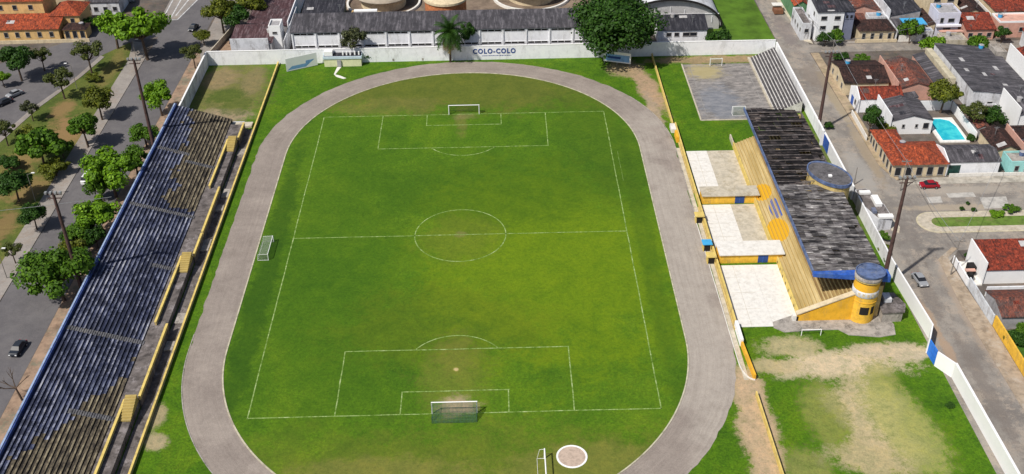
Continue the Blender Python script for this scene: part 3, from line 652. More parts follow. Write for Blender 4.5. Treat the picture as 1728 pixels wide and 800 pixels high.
while y < -12: mb.box(63.32, 63.345, y, y+.35, .3, .9); y += 2.3
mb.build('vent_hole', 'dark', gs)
# yellow wedge side wall with a pale coping
def wedge(y0, y1, name, mat, e=0):
    mb = MB(); pts = [(62.9,y0,.16),(73.5,y0,.16),(73.5,y0,6.3+e),(64.0,y0,1.6+e),(62.9,y0,1.5+e)]
    mb.extrude_poly(pts, (0,y1-y0,0)); return mb.build(name, mat, gs)
wedge(-30.9,-30.05,'side_wall','orange')
mb = MB(); mb.hexa([(62.8,-31.0,1.52),(73.5,-31.0,6.33),(73.5,-29.9,6.33),(62.8,-29.9,1.52),(62.8,-31.0,1.75),(73.5,-31.0,6.58),(73.5,-29.9,6.58),(62.8,-29.9,1.75)]); mb.build('side_coping', 'cream', gs)
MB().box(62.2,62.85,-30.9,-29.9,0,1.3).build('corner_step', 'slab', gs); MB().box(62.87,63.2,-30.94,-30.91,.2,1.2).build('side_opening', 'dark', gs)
MB().box(78.22,78.6,-29,34,0,8.7).build('rear_wall', 'dconc', gs)
# roof: two materials, lapped sheets with sagging rows
RX0, RX1, RYN, RYM, RYF = 65.6, 78.6, -28.0, 2.2, 35.4
def roof_patch(y0, y1, mat, name, rows=26, z0=9.35, z1=8.8, sag=.08, holes=()):
    mb = MB(); dy = (y1-y0)/rows; ncol = 10
    for i in range(rows):
        for j in range(ncol):
            if (i, j) in holes: continue
            xa, xb = RX0+(RX1-RX0)*j/ncol, RX0+(RX1-RX0)*(j+1)/ncol; q = random.uniform(-sag, sag)
            za = z0+(z1-z0)*j/ncol+q; zb = z0+(z1-z0)*(j+1)/ncol+q
            ya, yb = y0+dy*i-.06, y0+dy*(i+1); t = random.uniform(.05,.14)
            mb.hexa([(xa,ya,za),(xb,ya,zb),(xb,yb,zb-.05),(xa,yb,za-.05),(xa,ya,za+t),(xb,ya,zb+t),(xb,yb,zb+.02),(xa,yb,za+.02)])
    return mb.build(name, mat, gs)
roof_patch(RYN, RYM, 'roofgrey', 'grey_roof', 27, sag=.11, holes={(26,7),(25,8),(20,9),(13,9)})
roof_patch(RYM+.05, RYF, 'roofblack', 'black_roof', 16, sag=.16, holes={(0,4),(0,5),(0,6),(1,5),(1,6),(2,4),(2,8),(3,8),(6,6),(6,7),(9,2),(9,3),(12,7),(12,8),(14,9),(15,9),(5,9)})
mb = MB()
for k in range(16):
    y = RYM+.6+k*2.15; mb.box(RX0+random.uniform(0,.6), RX1-random.uniform(0,4), y, y+.14, 9.5, 9.62)
mb.build('roof_batten', 'dconc', gs)
mb = MB()
for k in range(15):
    y = RYN+1+k*4.4; mb.box(RX0+.1, RX1-.1, y, y+.25, 8.3, 8.7)
mb.build('roof_truss', 'dconc', gs)
MB().box(65.3,65.56,RYN,RYF+.2,8.9,9.62).build('front_fascia', 'bluefade', gs)
mb = MB(); mb.hexa([(65.3,-28.9,8.75),(79,-30.4,8.3),(79,-28.1,8.3),(65.3,-28.1,8.75),(65.3,-28.9,9.5),(79,-30.4,9.6),(79,-28.1,9.6),(65.3,-28.1,9.5)]); mb.build('end_fascia', 'blue', gs)
for y in (-27,-15,-3,9,21,33): MB().box(77.6,78.1,y,y+.5,5,8.6).build('roof_column', 'ylow', gs)
# corner tower
tx, ty = 75.0, -29.9
mb = MB().lathe(tx, ty, [(2.3,.1),(2.3,5.6)], 40); mb.build('tower_drum', 'yellow', gs, smooth=True)
MB().lathe(tx, ty, [(2.32,5.9),(2.38,5.95),(2.38,7.2),(2.32,7.25)], 40).build('tower_white_band', 'whiteold', gs, smooth=True)
MB().lathe(tx, ty, [(2.3,5.6),(2.3,7.4)], 40).build('tower_middle_drum', 'yellow', gs, smooth=True)
for a_ in (-135,-115,-95,-75,-55): MB().lathe(tx, ty, [(2.35,6.3),(2.41,6.3),(2.41,6.95),(2.35,6.95)], 3, a0=R_(a_-5), a1=R_(a_+5)).build('tower_window', 'cream', gs)
MB().lathe(tx, ty, [(2.3,7.4),(2.3,9.1)], 40).build('tower_upper_drum', 'orange', gs, smooth=True)
MB().lathe(tx, ty, [(2.27,9.1),(2.46,9.15),(2.46,10.1),(2.2,10.1)], 40).build('tower_grey_band', 'concrete', gs, smooth=True)
MB().lathe(tx+.3, ty+.1, [(2.2,10.1),(2.35,10.15),(2.45,10.6),(2.27,10.6),(2.3,10.4),(.01,10.4)], 40, ex=1.1).build('tower_cap', 'bluefade', gs)
for a0, a1 in ((-118,-78),(-68,-48)):
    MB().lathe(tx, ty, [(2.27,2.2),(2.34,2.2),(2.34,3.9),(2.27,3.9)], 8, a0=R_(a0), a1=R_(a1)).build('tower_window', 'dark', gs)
MB().lathe(tx, ty, [(2.27,9.3),(2.48,9.3),(2.48,9.42)], 40).build('tower_trim', 'pyellow', gs)
MB().lathe(tx, ty, [(2.31,4.75),(2.38,4.75),(2.38,4.9),(2.31,4.9)], 40).build('tower_trim', 'orange', gs)
# oval cabin on the roof's rear edge
cx_, cy_ = 76.7, 3.9
cabin = thing('oval_tank', 'dark oval flat-topped drum with blue rim on yellow walls behind the stand roof', 'tank', (cx_,cy_,0))
ROT = R_(30)
MB().lathe(cx_, cy_, [(3.7,0),(3.7,10.0)], 44, ex=.9, ey=1.38, rot=ROT).build('drum', 'ylow', cabin, smooth=True)
MB().lathe(cx_, cy_, [(3.7,10.0),(3.95,10.05),(3.95,10.75),(3.75,10.75),(3.7,10.5),(.01,10.5)], 44, ex=.9, ey=1.38, rot=ROT).build('roof_rim', ['bluefade'], cabin)
MB().lathe(cx_, cy_, [(3.68,10.52),(.01,10.53)], 44, ex=.9, ey=1.38, rot=ROT).build('roof_deck', plain('stained_tank_deck', (.10,.095,.10), .4, .8, dirt=((.2,.19,.2), .7)), cabin)
MB().box(76.2,76.9,2.6,3.2,10.55,10.9).build('hatch', 'whiteclean', cabin)
# lean-to behind the tower
lt = thing('outbuilding', 'low dark flat-roofed block with a white box on top, right behind the round tower', 'building', (80.4,-28.6,0))
MB().prism([(78.4,-31.8),(82.2,-31.6),(83.0,-29.6),(82.0,-26.2),(78.8,-26.0)], 0, 2.2).build('wall', 'concrete', lt)
MB().prism([(78.2,-32.0),(82.4,-31.8),(83.3,-29.6),(82.2,-26.0),(78.7,-25.8)], 2.203, 2.45).build('roof', 'dconc', lt)
MB().box(79.4,80.8,-29.0,-27.0,2.46,3.3).build('water_box', 'whiteold', lt)

# small open terrace in the far right corner
st = thing('terrace', 'small stepped terrace with white-edged rows beside the sports court', 'stand', (80,65,0))
mb = MB()
NS = 9
for r in range(NS):
    x0 = 77.0+.72*r; z = .35*(r+1)
    mb.face([(x0,50,z),(x0+.26,50,z),(x0+.26,81.5,z),(x0,81.5,z)], 0); mb.face([(x0+.26,50,z),(x0+.72,50,z),(x0+.72,81.5,z),(x0+.26,81.5,z)], 1)
    mb.face([(x0,81.5,z-.35),(x0,81.5,z),(x0,50,z),(x0,50,z-.35)], 1); mb.face([(x0,50,0),(x0+.72,50,0),(x0+.72,50,z),(x0,50,z)], 0); mb.face([(x0+.72,81.5,0),(x0,81.5,0),(x0,81.5,z),(x0+.72,81.5,z)], 0)
mb.face([(83.48,50,0),(83.48,81.5,0),(83.48,81.5,3.15),(83.48,50,3.15)], 1)
mb.build('steps', [plain('limewashed_nosing', (.58,.56,.53), .25, .9, dirt=((.3,.28,.27), .6)), plain('blackened_tread', (.085,.08,.085), .4, .9, dirt=((.16,.15,.15), .7))], st)
MB().box(76.5,76.95,50,81.5,0,.5).build('front_kerb', 'slabold', st)
MB().box(63.4,63.7,33.9,38,0,1.2).build('ramp_wall', 'slabold', thing('low_wall', 'short grey wall stub at the far end of the grandstand', 'wall', (63.5,36,0)))

# ---------------------------------------------------------------- goals
def goal(name, label, loc, rz, wdt=7.32, h=2.44, depth=2.0, post=.075, net='net', pm='whiteclean', group=None, netted=True, topd=.8, step=.22):
    r = thing(name, label, 'goal', loc, rz, group)
    hw = wdt/2
    for sx in (-1, 1): MB().tube((sx*(hw+post),0,0), (sx*(hw+post),0,h+post), post).build('post', pm, r, world=False)
    MB().tube((-hw-2*post,0,h+post), (hw+2*post,0,h+post), post).build('crossbar', pm, r, world=False)
    mb = MB()
    for sx in (-1, 1):
        x = sx*(hw+post); mb.tube((x,0,h+post), (x,topd,h), .03, n=5); mb.tube((x,topd,h), (x,depth,0), .03, n=5); mb.tube((x,0,.03), (x,depth,.03), .03, n=5)
    mb.tube((-hw,depth,.04), (hw,depth,.04), .03, n=5); mb.build('back_frame', 'dgreen' if net == 'net' else pm, r, world=False)
    if netted:
        mb = MB(); c_ = .022; prof = [(0,h),(topd,h-.05),(depth,0.03)]
        def strip(a, b, q): mb.face([tuple(Vector(a)-q), tuple(Vector(b)-q), tuple(Vector(b)+q), tuple(Vector(a)+q)])
        x = -hw
        while x <= hw+.01:
            for (ya,za),(yb,zb) in zip(prof, prof[1:]): strip((x,ya,za), (x,yb,zb), Vector((c_,0,0)))
            x += step
        for (ya,za),(yb,zb) in zip(prof, prof[1:]):
            L = math.hypot(yb-ya, zb-za); k = max(2, int(L/step))
            for i in range(k+1):
                y, z = ya+(yb-ya)*i/k, za+(zb-za)*i/k; strip((-hw,y,z), (hw,y,z), Vector((0,(yb-ya)/L*c_,(zb-za)/L*c_)))
        for sx in (-1, 1):
            xx = sx*(hw+.02); y = 0.
            while y < depth:
                zt = h if y < topd else h*(depth-y)/(depth-topd); strip((xx,y,0.02), (xx,y,zt), Vector((0,c_,0))); y += step
            z = .1
            while z < h:
                ye = depth-(depth-topd)*z/h; strip((xx,0,z), (xx,ye,z), Vector((0,0,c_))); z += step
        mb.build('net', net, r, world=False)
    return r
goal('football_goal', 'white football goal with dark teal net on the near goal line', (0,-52.95,.05), math.pi, post=.10, depth=2.3)
goal('football_goal', 'white football goal with dark net on the far goal line', (0,52.95,.05), 0, post=.10)
g3 = goal('small_goal', 'small white netted training goal left of the pitch by the kerb', (-38.7,-4.3,.05), math.pi/2, wdt=6.4, h=1.4, depth=2.2, post=.07, net='netw', topd=2.0)
goal('small_goal', 'white training goal seen from its side near the throwing circle', (14.6,-67.2,.05), math.pi/2, wdt=6.6, h=2.0, depth=1.2, post=.11, net='netw', netted=False)
goal('small_goal', 'small white bare goal frame on the grass in front of the yellow side wall', (64.6,-35.0,.02), 0, wdt=3.4, h=1.3, depth=1.2, post=.07, netted=False)
goal('court_goal', 'grey-white goal at the near end of the sports court', (67.9,50.2,.05), math.pi, wdt=3, h=2, depth=1, post=.07, net='netw')
goal('court_goal', 'grey-white goal at the far end of the sports court by the wall', (67.2,77.3,.05), 0, wdt=3, h=2, depth=1, post=.07, net='netw')

# billboards
def billboard(label, a, b, z0, z1, flip):
    a, b = Vector(a), Vector(b); r = thing('billboard', label, 'billboard', ((a.x+b.x)/2,(a.y+b.y)/2,0)); d = (b-a).normalized(); L = (b-a).length; nrm = Vector((d.y,-d.x))
    MB().wall(a, b, z0, z1, .12).build('panel', 'whiteclean', r)
    q = nrm*.064
    def patch(s0, s1, h0, h1, slant=0):
        p = a+d*L*s0+q; t = a+d*L*s1+q; dd = d*L*slant
        return [(p.x,p.y,z0+(z1-z0)*h0),(t.x,t.y,z0+(z1-z0)*h0),(t.x+dd.x,t.y+dd.y,z0+(z1-z0)*h1),(p.x+dd.x,p.y+dd.y,z0+(z1-z0)*h1)]
    sk = plain('sky_blue_print', (.20,.38,.66), .2, .8, rough=.5); mb = MB()
    mb.face(patch(.02,.62,.08,.55,.3) if flip else patch(.08,.95,.1,.75,0)); mb.build('blue_field', sk, r)
    q = nrm*.068; mb = MB()
    mb.face(patch(.16,.62,.34,.56,.02))
    mb.build('printed_mark', 'inkblue' if not flip else 'whiteclean', r)
    mb = MB()
    for s_ in (.03,.5,.97):
        p = a+d*L*s_ - nrm*.12; mb.tube((p.x,p.y,0),(p.x,p.y,z1-.1),.07,n=6)
        mb.tube((p.x,p.y,z1*.7),(p.x-nrm.x*1.1,p.y-nrm.y*1.1,0),.04,n=5)
    mb.build('support', 'metal', r)
billboard('blue and white billboard slanted in the far left corner of the lawn', (-48.0,79.0), (-40.2,82.8), .2, 3.9, True)
billboard('blue and white billboard under the big tree in the far right corner', (37.2,80.2), (44.3,77.8), .9, 3.9, False)
# small scoreboard hut at the wall
hb = thing('scorers_hut', 'small pale flat hut with yellow base and boxes on its roof at the far wall', 'hut', (-33,83,0))
MB().box(-38.2,-28.2,81.8,84.1,0,2.3).build('wall', plain('pale_lemon_render', (.66,.66,.42), .12, .8), hb)
MB().box(-38.4,-28.0,81.6,84.15,2.303,3.0).build('fascia', plain('pale_blue_render', (.50,.60,.68), .1, .8), hb)
MB().box(-38.2,-28.2,81.9,84.1,3.003,3.1).build('roof', 'sheetd', hb)
MB().box(-38.0,-35.8,82.0,83.9,3.11,4.3).build('roof_cabinet', 'whiteclean', hb)
for x in (-33.2,-32.2,-31.2,-30.0,-28.9): MB().box(x,x+.35,82.2,82.6,3.11,4.1).build('roof_post', 'whiteclean', hb)
MB().box(-34.7,-33.6,81.5,81.79,0,1.9).build('door', 'grey', hb)
struct('hut_path', MB().prism([(-34.8,77),(-33.4,76.2),(-31.6,74.6),(-32.4,74.2),(-34.4,75.6),(-35.2,77.2),(-34.8,81.4),(-33.7,81.4)], .0, .06), 'slab')

# ---------------------------------------------------------------- poles
def floodpole(label, u0, v0, u1, v1, xw, r=.46, guess=2, lamps=True, mat='pole'):
    """mast rising behind the stand: its foot is hidden, so it is placed by the road line x = xw"""
    z = guess
    for _ in range(30):
        x, y = G(u0, v0, z); z += (xw-x)/.64 * (1 if x < xw else 1)*.5 if xw < 0 else 0
    x, y = G(u0, v0, z if xw < 0 else 0)
    lo, hi = 5., 60.
    for _ in range(40):
        mid = (lo+hi)/2; d = Vector((x,y,mid))-CAMP
        if 400-FPX*d.dot(UP)/d.dot(FW) > v1: lo = mid
        else: hi = mid
    h = lo; t = thing('floodlight_mast', label, 'mast', (x,y,0))
    MB().tube((x,y,0),(x,y,h), r, r*.6, 10).build('mast', mat, t)
    a = MB().box(x-1.5,x+1.5,y-.08,y+.08,h-.35,h-.15).box(x-1.2,x+1.2,y-.08,y+.08,h-1.15,h-1.0).build('crossarm', mat, t)
    for sx in (-1.3,-.45,.45,1.3):
        l = MB().box(x+sx-.2,x+sx+.2,y-.3,y+.25,h-.1,h+.3); l.build('lamp', 'metal', t)
    return t
floodpole('tall dark rusty mast behind the terrace, nearer the camera of the two on the left', 138, 487, 90, 326, -72.6)
floodpole('tall rusty mast behind the far end of the left terrace', 258, 240, 229, 100, -72.6)
floodpole('tall dark mast inside the right wall near the round tower', 1488, 487, 1537, 300, 1, mat='pole')
floodpole('tall dark mast by the right wall behind the far black roof', 1380, 222, 1405, 88, 1, mat='pole')
def utility(label, u, v, h, arms=True, r=.13, mat='cpole', cat='utility pole', name='utility_pole'):
    x, y = G(u, v); t = thing(name, label, cat, (x,y,0)); MB().tube((x,y,0),(x,y,h),r,r*.7,8).build('pole', mat, t)
    if arms: MB().box(x-1.1,x+1.1,y-.07,y+.07,h-.6,h-.42).build('crossarm', mat, t)
    for sx in (-.9,0,.9):
        if arms: MB().tube((x+sx,y,h-.41),(x+sx,y,h-.15),.06,n=6).build('insulator', 'metal', t)
    return t
utility('utility pole with crossarm at the street corner by the red-roofed white house', 1604, 464, 8.5)
utility('thin pole at the street side of the wall right of the dark oval tank', 1441, 312, 4.5, False)
utility('short pole at the pavement corner below the cream hip-roofed house', 1519, 322, 8)
utility('pole on the pavement in front of the white three-storey house', 1401, 110, 7.5)
def streetlamp(label, u, v, h=7, side=1):
    x, y = G(u, v); t = thing('street_lamp', label, 'street lamp', (x,y,0)); MB().tube((x,y,0),(x,y,h),.09,.06,8).build('pole', 'cpole', t)
    MB().tube((x,y,h-.05),(x+1.5*side,y,h+.35),.05,n=6).build('arm', 'cpole', t); MB().box(x+1.3*side-.3,x+1.3*side+.4,y-.14,y+.14,h+.28,h+.42).build('lamp_head', 'whiteclean', t)
streetlamp('street lamp on the avenue pavement beside the mid-left round dark tree', 60, 340)
streetlamp('street lamp on the pavement at the left edge below the small dark trees', 12, 470)
streetlamp('street lamp on the grass median between the two left roads', 130, 150, side=-1)
streetlamp('street lamp near the bright green trees at the far junction', 232, 108)

def cable(label, a, b, sag=.8, r=.045):
    t = thing('overhead_cable', label, 'cable', a); a, b = Vector(a), Vector(b); mb = MB(); N_ = 14; P_ = [a.lerp(b, i/N_)-Vector((0,0,4*sag*(i/N_)*(1-i/N_))) for i in range(N_+1)]
    for p_, q_ in zip(P_, P_[1:]): mb.tube(tuple(p_), tuple(q_), r, n=4)
    mb.build('wire', 'metal', t)
u1, u2, u3 = G(1604,464), G(1519,322), G(1401,110)
cable('overhead cable from the corner utility pole to the pavement corner pole', (*u1,8.0), (*u2,7.6))
cable('overhead cable along the right street pavement between two poles', (*u2,7.6), (*u3,7.1), 1.2)
cable('overhead cable from the corner pole across the square towards the red car', (*u1,7.9), (118,16,6.5), 1.0)
cable('overhead cable from the three-storey house pole along the cross street', (*u3,7.1), (131,90.5,6.5), 1.2)
cable('overhead cable along the far right street past the green house', (*u3,7.0), (93,128,7), 1.2)
cable('overhead cable crossing the avenue at the near left mast', (-140,-2,7.5), (-72.6,6,7.5), 1.2)
# ---------------------------------------------------------------- buildings
def window(parent, x, y, z, w_, h, face, fm='whiteclean', gm='glass'):
    """face: S (looks -y), W (-x), E (+x); x,y is the middle of the sill on the wall plane"""
    n_ = {'S': (0,-1), 'W': (-1,0), 'E': (1,0)}[face]
    def bx(mb, a0, a1, z0, z1, d0, d1):
        if face == 'S': mb.box(x+a0, x+a1, y-d1, y-d0, z0, z1)
        elif face == 'W': mb.box(x-d1, x-d0, y+a0, y+a1, z0, z1)
        else: mb.box(x+d0, x+d1, y+a0, y+a1, z0, z1)
    mb = MB(); hw = w_/2
    bx(mb,-hw-.09,-hw,z,z+h,.004,.09); bx(mb,hw,hw+.09,z,z+h,.004,.09); bx(mb,-hw-.09,hw+.09,z+h+.001,z+h+.09,.004,.09); bx(mb,-hw-.15,hw+.15,z-.1,z-.001,.004,.14)
    f = mb.build('window', 'frame' if fm == 'whiteclean' else fm, parent); mb = MB(); bx(mb,-hw+.001,hw-.001,z+.002,z+h-.002,.003,.025); mb.build('pane', gm, f); return f

def slopeslab(mb, p, t=.14):   # p: 4 points of the lower surface ccw from above
    mb.hexa(list(p)+[(x,y,z+t) for x,y,z in p])
def house(name, label, x0, x1, y0, y1, h, roof='gx', rh=1.3, wm='cream', rm='tile', ov=.35, S=(), W=(), E=(), doors=(), par='', parm=None, cat='house', group=None, base=None, tank=None):
    r = thing(name, label, cat, ((x0+x1)/2,(y0+y1)/2,0), group=group); ym, xm = (y0+y1)/2, (x0+x1)/2
    mb = MB()
    if roof == 'gx':   # ridge along x
        mb.extrude_poly([(x0,y0,0),(x0,y0,h),(x0,ym,h+rh),(x0,y1,h),(x0,y1,0)], (x1-x0,0,0))
    elif roof == 'gy':
        mb.extrude_poly([(x0,y0,0),(x1,y0,0),(x1,y0,h),(xm,y0,h+rh),(x0,y0,h)], (0,y1-y0,0))
    elif roof == 'ms':  # single slope down to the south
        mb.extrude_poly([(x0,y0,0),(x0,y0,h),(x0,y1,h+rh),(x0,y1,0)], (x1-x0,0,0))
    elif roof == 'mw': mb.extrude_poly([(x0,y0,0),(x1,y0,0),(x1,y0,h+rh),(x0,y0,h)], (0,y1-y0,0))
    elif roof == 'me': mb.extrude_poly([(x0,y0,0),(x1,y0,0),(x1,y0,h),(x0,y0,h+rh)], (0,y1-y0,0))
    else: mb.box(x0,x1,y0,y1,0,h)
    wo = mb.build('wall', wm, r); e = .012; mb = MB(); k = rh/max(.1,(y1-y0)/2)
    if roof == 'gx':
        d = ov*k; slopeslab(mb, [(x0-ov,y0-ov,h-d+e),(x1+ov,y0-ov,h-d+e),(x1+ov,ym,h+rh+e),(x0-ov,ym,h+rh+e)]); slopeslab(mb, [(x1+ov,y1+ov,h-d+e),(x0-ov,y1+ov,h-d+e),(x0-ov,ym,h+rh+e),(x1+ov,ym,h+rh+e)])
    elif roof == 'gy':
        k = rh/((x1-x0)/2); d = ov*k; slopeslab(mb, [(x0-ov,y1+ov,h-d+e),(x0-ov,y0-ov,h-d+e),(xm,y0-ov,h+rh+e),(xm,y1+ov,h+rh+e)]); slopeslab(mb, [(x1+ov,y0-ov,h-d+e),(x1+ov,y1+ov,h-d+e),(xm,y1+ov,h+rh+e),(xm,y0-ov,h+rh+e)])
    elif roof == 'ms':
        k = rh/(y1-y0); slopeslab(mb, [(x0-ov,y0-ov,h-ov*k+e),(x1+ov,y0-ov,h-ov*k+e),(x1+ov,y1+ov,h+rh+ov*k+e),(x0-ov,y1+ov,h+rh+ov*k+e)])
    elif roof == 'mw':
        k = rh/(x1-x0); slopeslab(mb, [(x0-ov,y0-ov,h-ov*k+e),(x1+ov,y0-ov,h+rh+ov*k+e),(x1+ov,y1+ov,h+rh+ov*k+e),(x0-ov,y1+ov,h-ov*k+e)])
    elif roof == 'me':
        k = rh/(x1-x0); slopeslab(mb, [(x0-ov,y0-ov,h+rh+ov*k+e),(x1+ov,y0-ov,h-ov*k+e),(x1+ov,y1+ov,h-ov*k+e),(x0-ov,y1+ov,h+rh+ov*k+e)])
    elif roof == 'hip':
        X0,X1,Y0_,Y1_ = x0-ov,x1+ov,y0-ov,y1+ov; sm = min(X1-X0,Y1_-Y0_)/2
        if X1-X0 > Y1_-Y0_: A, B = (X0+sm,ym,h+rh), (X1-sm,ym,h+rh)
        else: A, B = (xm,Y0_+sm,h+rh), (xm,Y1_-sm,h+rh)
        c_ = [(X0,Y0_,h+e),(X1,Y0_,h+e),(X1,Y1_,h+e),(X0,Y1_,h+e)]
        if X1-X0 > Y1_-Y0_: mb.face([c_[0],c_[1],B,A]); mb.face([c_[1],c_[2],B]); mb.face([c_[2],c_[3],A,B]); mb.face([c_[3],c_[0],A])
        else: mb.face([c_[0],c_[1],A]); mb.face([c_[1],c_[2],B,A]); mb.face([c_[2],c_[3],B]); mb.face([c_[3],c_[0],A,B])
        mb.face([c_[3],c_[2],c_[1],c_[0]])
    else:
        mb.box(x0+.2,x1-.2,y0+.2,y1-.2,h+.003,h+.08)
        p = MB(); t=.22; p.box(x0,x1,y0,y0+t,h+.001,h+.5).box(x0,x1,y1-t,y1,h+.001,h+.5).box(x0,x0+t,y0+t+.001,y1-t-.001,h+.001,h+.5).box(x1-t,x1,y0+t+.001,y1-t-.001,h+.001,h+.5); p.build('parapet', parm or wm, r)
    ro = mb.build('roof', rm, r)
    if roof in ('gx','gy'):
        mb = MB()
        if roof == 'gx': mb.tube((x0-ov,ym,h+rh+.17),(x1+ov,ym,h+rh+.17),.13,n=6)
        else: mb.tube((xm,y0-ov,h+rh+.17),(xm,y1+ov,h+rh+.17),.13,n=6)
        mb.build('ridge_cap', rm, ro)
    hr = random.Random(label)
    def zr(x, y):
        if roof == 'gx': return h+rh*(1-abs(y-ym)/((y1-y0)/2))
        if roof == 'gy': return h+rh*(1-abs(x-xm)/((x1-x0)/2))
        if roof == 'ms': return h+rh*(y-y0)/(y1-y0)
        if roof == 'mw': return h+rh*(x-x0)/(x1-x0)
        if roof == 'me': return h+rh*(x1-x)/(x1-x0)
        return h
    if roof in ('gx','gy','ms','mw','me') and (x1-x0) > 5:
        for _ in range(hr.choice((1,2,3,3))):
            a, b = hr.uniform(.7,2.4), hr.uniform(.6,1.6)
            if roof in ('gx','ms'): px, py = hr.uniform(x0+.3, x1-a-.3), hr.uniform(y0+.2, (ym if roof == 'gx' else y1)-b-.3)
            else: px, py = hr.uniform(x0+.2, (xm if roof == 'gy' else x1)-a-.3), hr.uniform(y0+.3, y1-b-.3)
            z_ = lambda X, Y: zr(X, Y)+.185
            MB().hexa([(px,py,z_(px,py)-.02),(px+a,py,z_(px+a,py)-.02),(px+a,py+b,z_(px+a,py+b)-.02),(px,py+b,z_(px,py+b)-.02),(px,py,z_(px,py)),(px+a,py,z_(px+a,py)),(px+a,py+b,z_(px+a,py+b)),(px,py+b,z_(px,py+b))]).build('roof_patch', hr.choice(('tilem','sheetg','newsheet','tile') if 'tile' in rm else ('newsheet','sheetd','sheetm')), r)
    if roof != 'hip' and (x1-x0) > 5 and hr.random() < .6:
        ax, ay = hr.uniform(x0+.6, x1-.6), hr.uniform(y0+.6, y1-.6); az = zr(ax, ay)
        MB().tube((ax,ay,az),(ax,ay,az+2.2),.05,n=5).box(ax-.6,ax+.6,ay-.03,ay+.03,az+2.0,az+2.06).box(ax-.4,ax+.4,ay-.03,ay+.03,az+1.6,az+1.66).build('aerial', 'metal', r)
    if (roof == 'flat' or hr.random() < .3) and (x1-x0) > 4 and not tank:
        ax, ay = hr.uniform(x0+1, x1-1), hr.uniform(ym, y1-.8); az = zr(ax, ay)+.1
        tk = MB().tube((ax,ay,az),(ax,ay,az+1.0),.6,.68,12).build('water_tank', hr.choice(('tarp','bluefade','newsheet')), r); MB().tube((ax,ay,az+1.01),(ax,ay,az+1.12),.72,.45,12).build('tank_lid', 'grey', tk)
    q = parm or 'white'; hp = h+rh+.35 if roof != 'flat' else h+.6
    for c_ in par:
        mb = MB(); tt = .24
        if c_ in 'WE':
            xx = x0-ov-.05-tt if c_ == 'W' else x1+ov+.05
            if roof == 'gx': mb.extrude_poly([(xx,y0-.3,0),(xx,y0-.3,h+.35),(xx,ym,h+rh+.55),(xx,y1+.3,h+.35),(xx,y1+.3,0)], (tt,0,0))
            else: mb.box(xx,xx+tt,y0-.3,y1+.3,0,hp)
        elif c_ == 'S': mb.box(x0,x1,y0-ov-.05-tt,y0-ov-.05,0,h+.5)
        mb.build('party_wall', q, r)
    ws = x0-(ov+.05+.24 if 'W' in par else 0); es = x1+(ov+.05+.24 if 'E' in par else 0); ss = y0-(ov+.05+.24 if 'S' in par else 0)
    for (f, z, w_, hh) in S: window(r, x0+(x1-x0)*f, ss, z, w_, hh, 'S')
    for (f, z, w_, hh) in W: window(r, ws, y0+(y1-y0)*f, z, w_, hh, 'W')
    for (f, z, w_, hh) in E: window(r, es, y0+(y1-y0)*f, z, w_, hh, 'E')
    for (side, f, w_, hh, dm) in doors:
        if side == 'S': d = MB().box(x0+(x1-x0)*f-w_/2, x0+(x1-x0)*f+w_/2, ss-.06, ss-.003, .05, hh).build('door', dm, r); MB().box(x0+(x1-x0)*f+w_/2-.2, x0+(x1-x0)*f+w_/2-.12, ss-.11, ss-.061, 1., 1.15).build('handle', 'metal', d)
        else: yy = y0+(y1-y0)*f; d = MB().box(ws-.06, ws-.003, yy-w_/2, yy+w_/2, .05, hh).build('door', dm, r); MB().box(ws-.11, ws-.061, yy-.08, yy, 1., 1.15).build('handle', 'metal', d)
    if tank:
        x, y, z = tank; MB().tube((x,y,z),(x,y,z+1.1),.75,.8,14).build('water_tank', 'tarp' if False else 'bluefade', r); MB().tube((x,y,z+1.11),(x,y,z+1.22),.84,.5,14).build('tank_lid', 'grey', r)
    return r

win2 = lambda n, z, w_=1.1, h=1.2: [((i+.5)/n, z, w_, h) for i in range(n)]
# -- long school building and its neighbours behind the far wall
sc = thing('school_building', 'long white two-level block with grey ribbed roof behind the far wall', 'building', (-8,94,0))
MB().extrude_poly([(-47.5,90,0),(-47.5,90,6.6),(-47.5,98.6,8.1),(-47.5,98.6,0)], (83.5,0,0)).build('wall', 'white', sc)
mb = MB(); slopeslab(mb, [(-48,89.5,6.6),(36.5,89.5,6.6),(36.5,98.9,8.25),(-48,98.9,8.25)]); mb.build('roof', 'sheetg', sc)
for i in range(14):
    x = -47.5+i*6.42; MB().box(x-.18, x+.18, 89.72, 89.995, 0, 6.4).build('pilaster', 'white', sc)
    if i < 13:
        for z in (2.1, 5.75):
            f = MB().box(x+.3, x+6.1, 89.9, 89.997, z-.06, z+.62).build('window', 'white', sc)
            p = MB()
            for k in range(3): p.box(x+.5+k*1.85, x+2.2+k*1.85, 89.87, 89.898, z+.04, z+.5)
            p.build('pane', 'dark', f)
house('annex', 'white annex with dark windows and grey roof right of the big tree', 53.5, 67.0, 92.0, 98.5, 4.1, 'ms', 1.6, 'white', 'sheetd', .3, S=[(.22,2.3,1.2,1),(.38,2.3,1.2,1),(.58,2.3,1.9,1),(.72,2.3,1.9,1)], cat='building')
gy = thing('sports_hall', 'large pale barrel-vaulted hall behind the big tree', 'building', (58,110,0))
def vault(y0, y1, rx, rz_, z0, t, name, mat, n_=28):
    mb = MB(); A = []; 
    for i in range(n_+1):
        a = math.pi*i/n_; A.append((58-rx*math.cos(a), z0+rz_*math.sin(a), 58-(rx-t)*math.cos(a), z0+(rz_-t)*math.sin(a)))
    for i in range(n_):
        p, q = A[i], A[i+1]; mb.hexa([(p[2],y0,p[3]),(q[2],y0,q[3]),(q[2],y1,q[3]),(p[2],y1,p[3]),(p[0],y0,p[1]),(q[0],y0,q[1]),(q[0],y1,q[1]),(p[0],y1,p[1])])
    return mb.build(name, mat, gy)
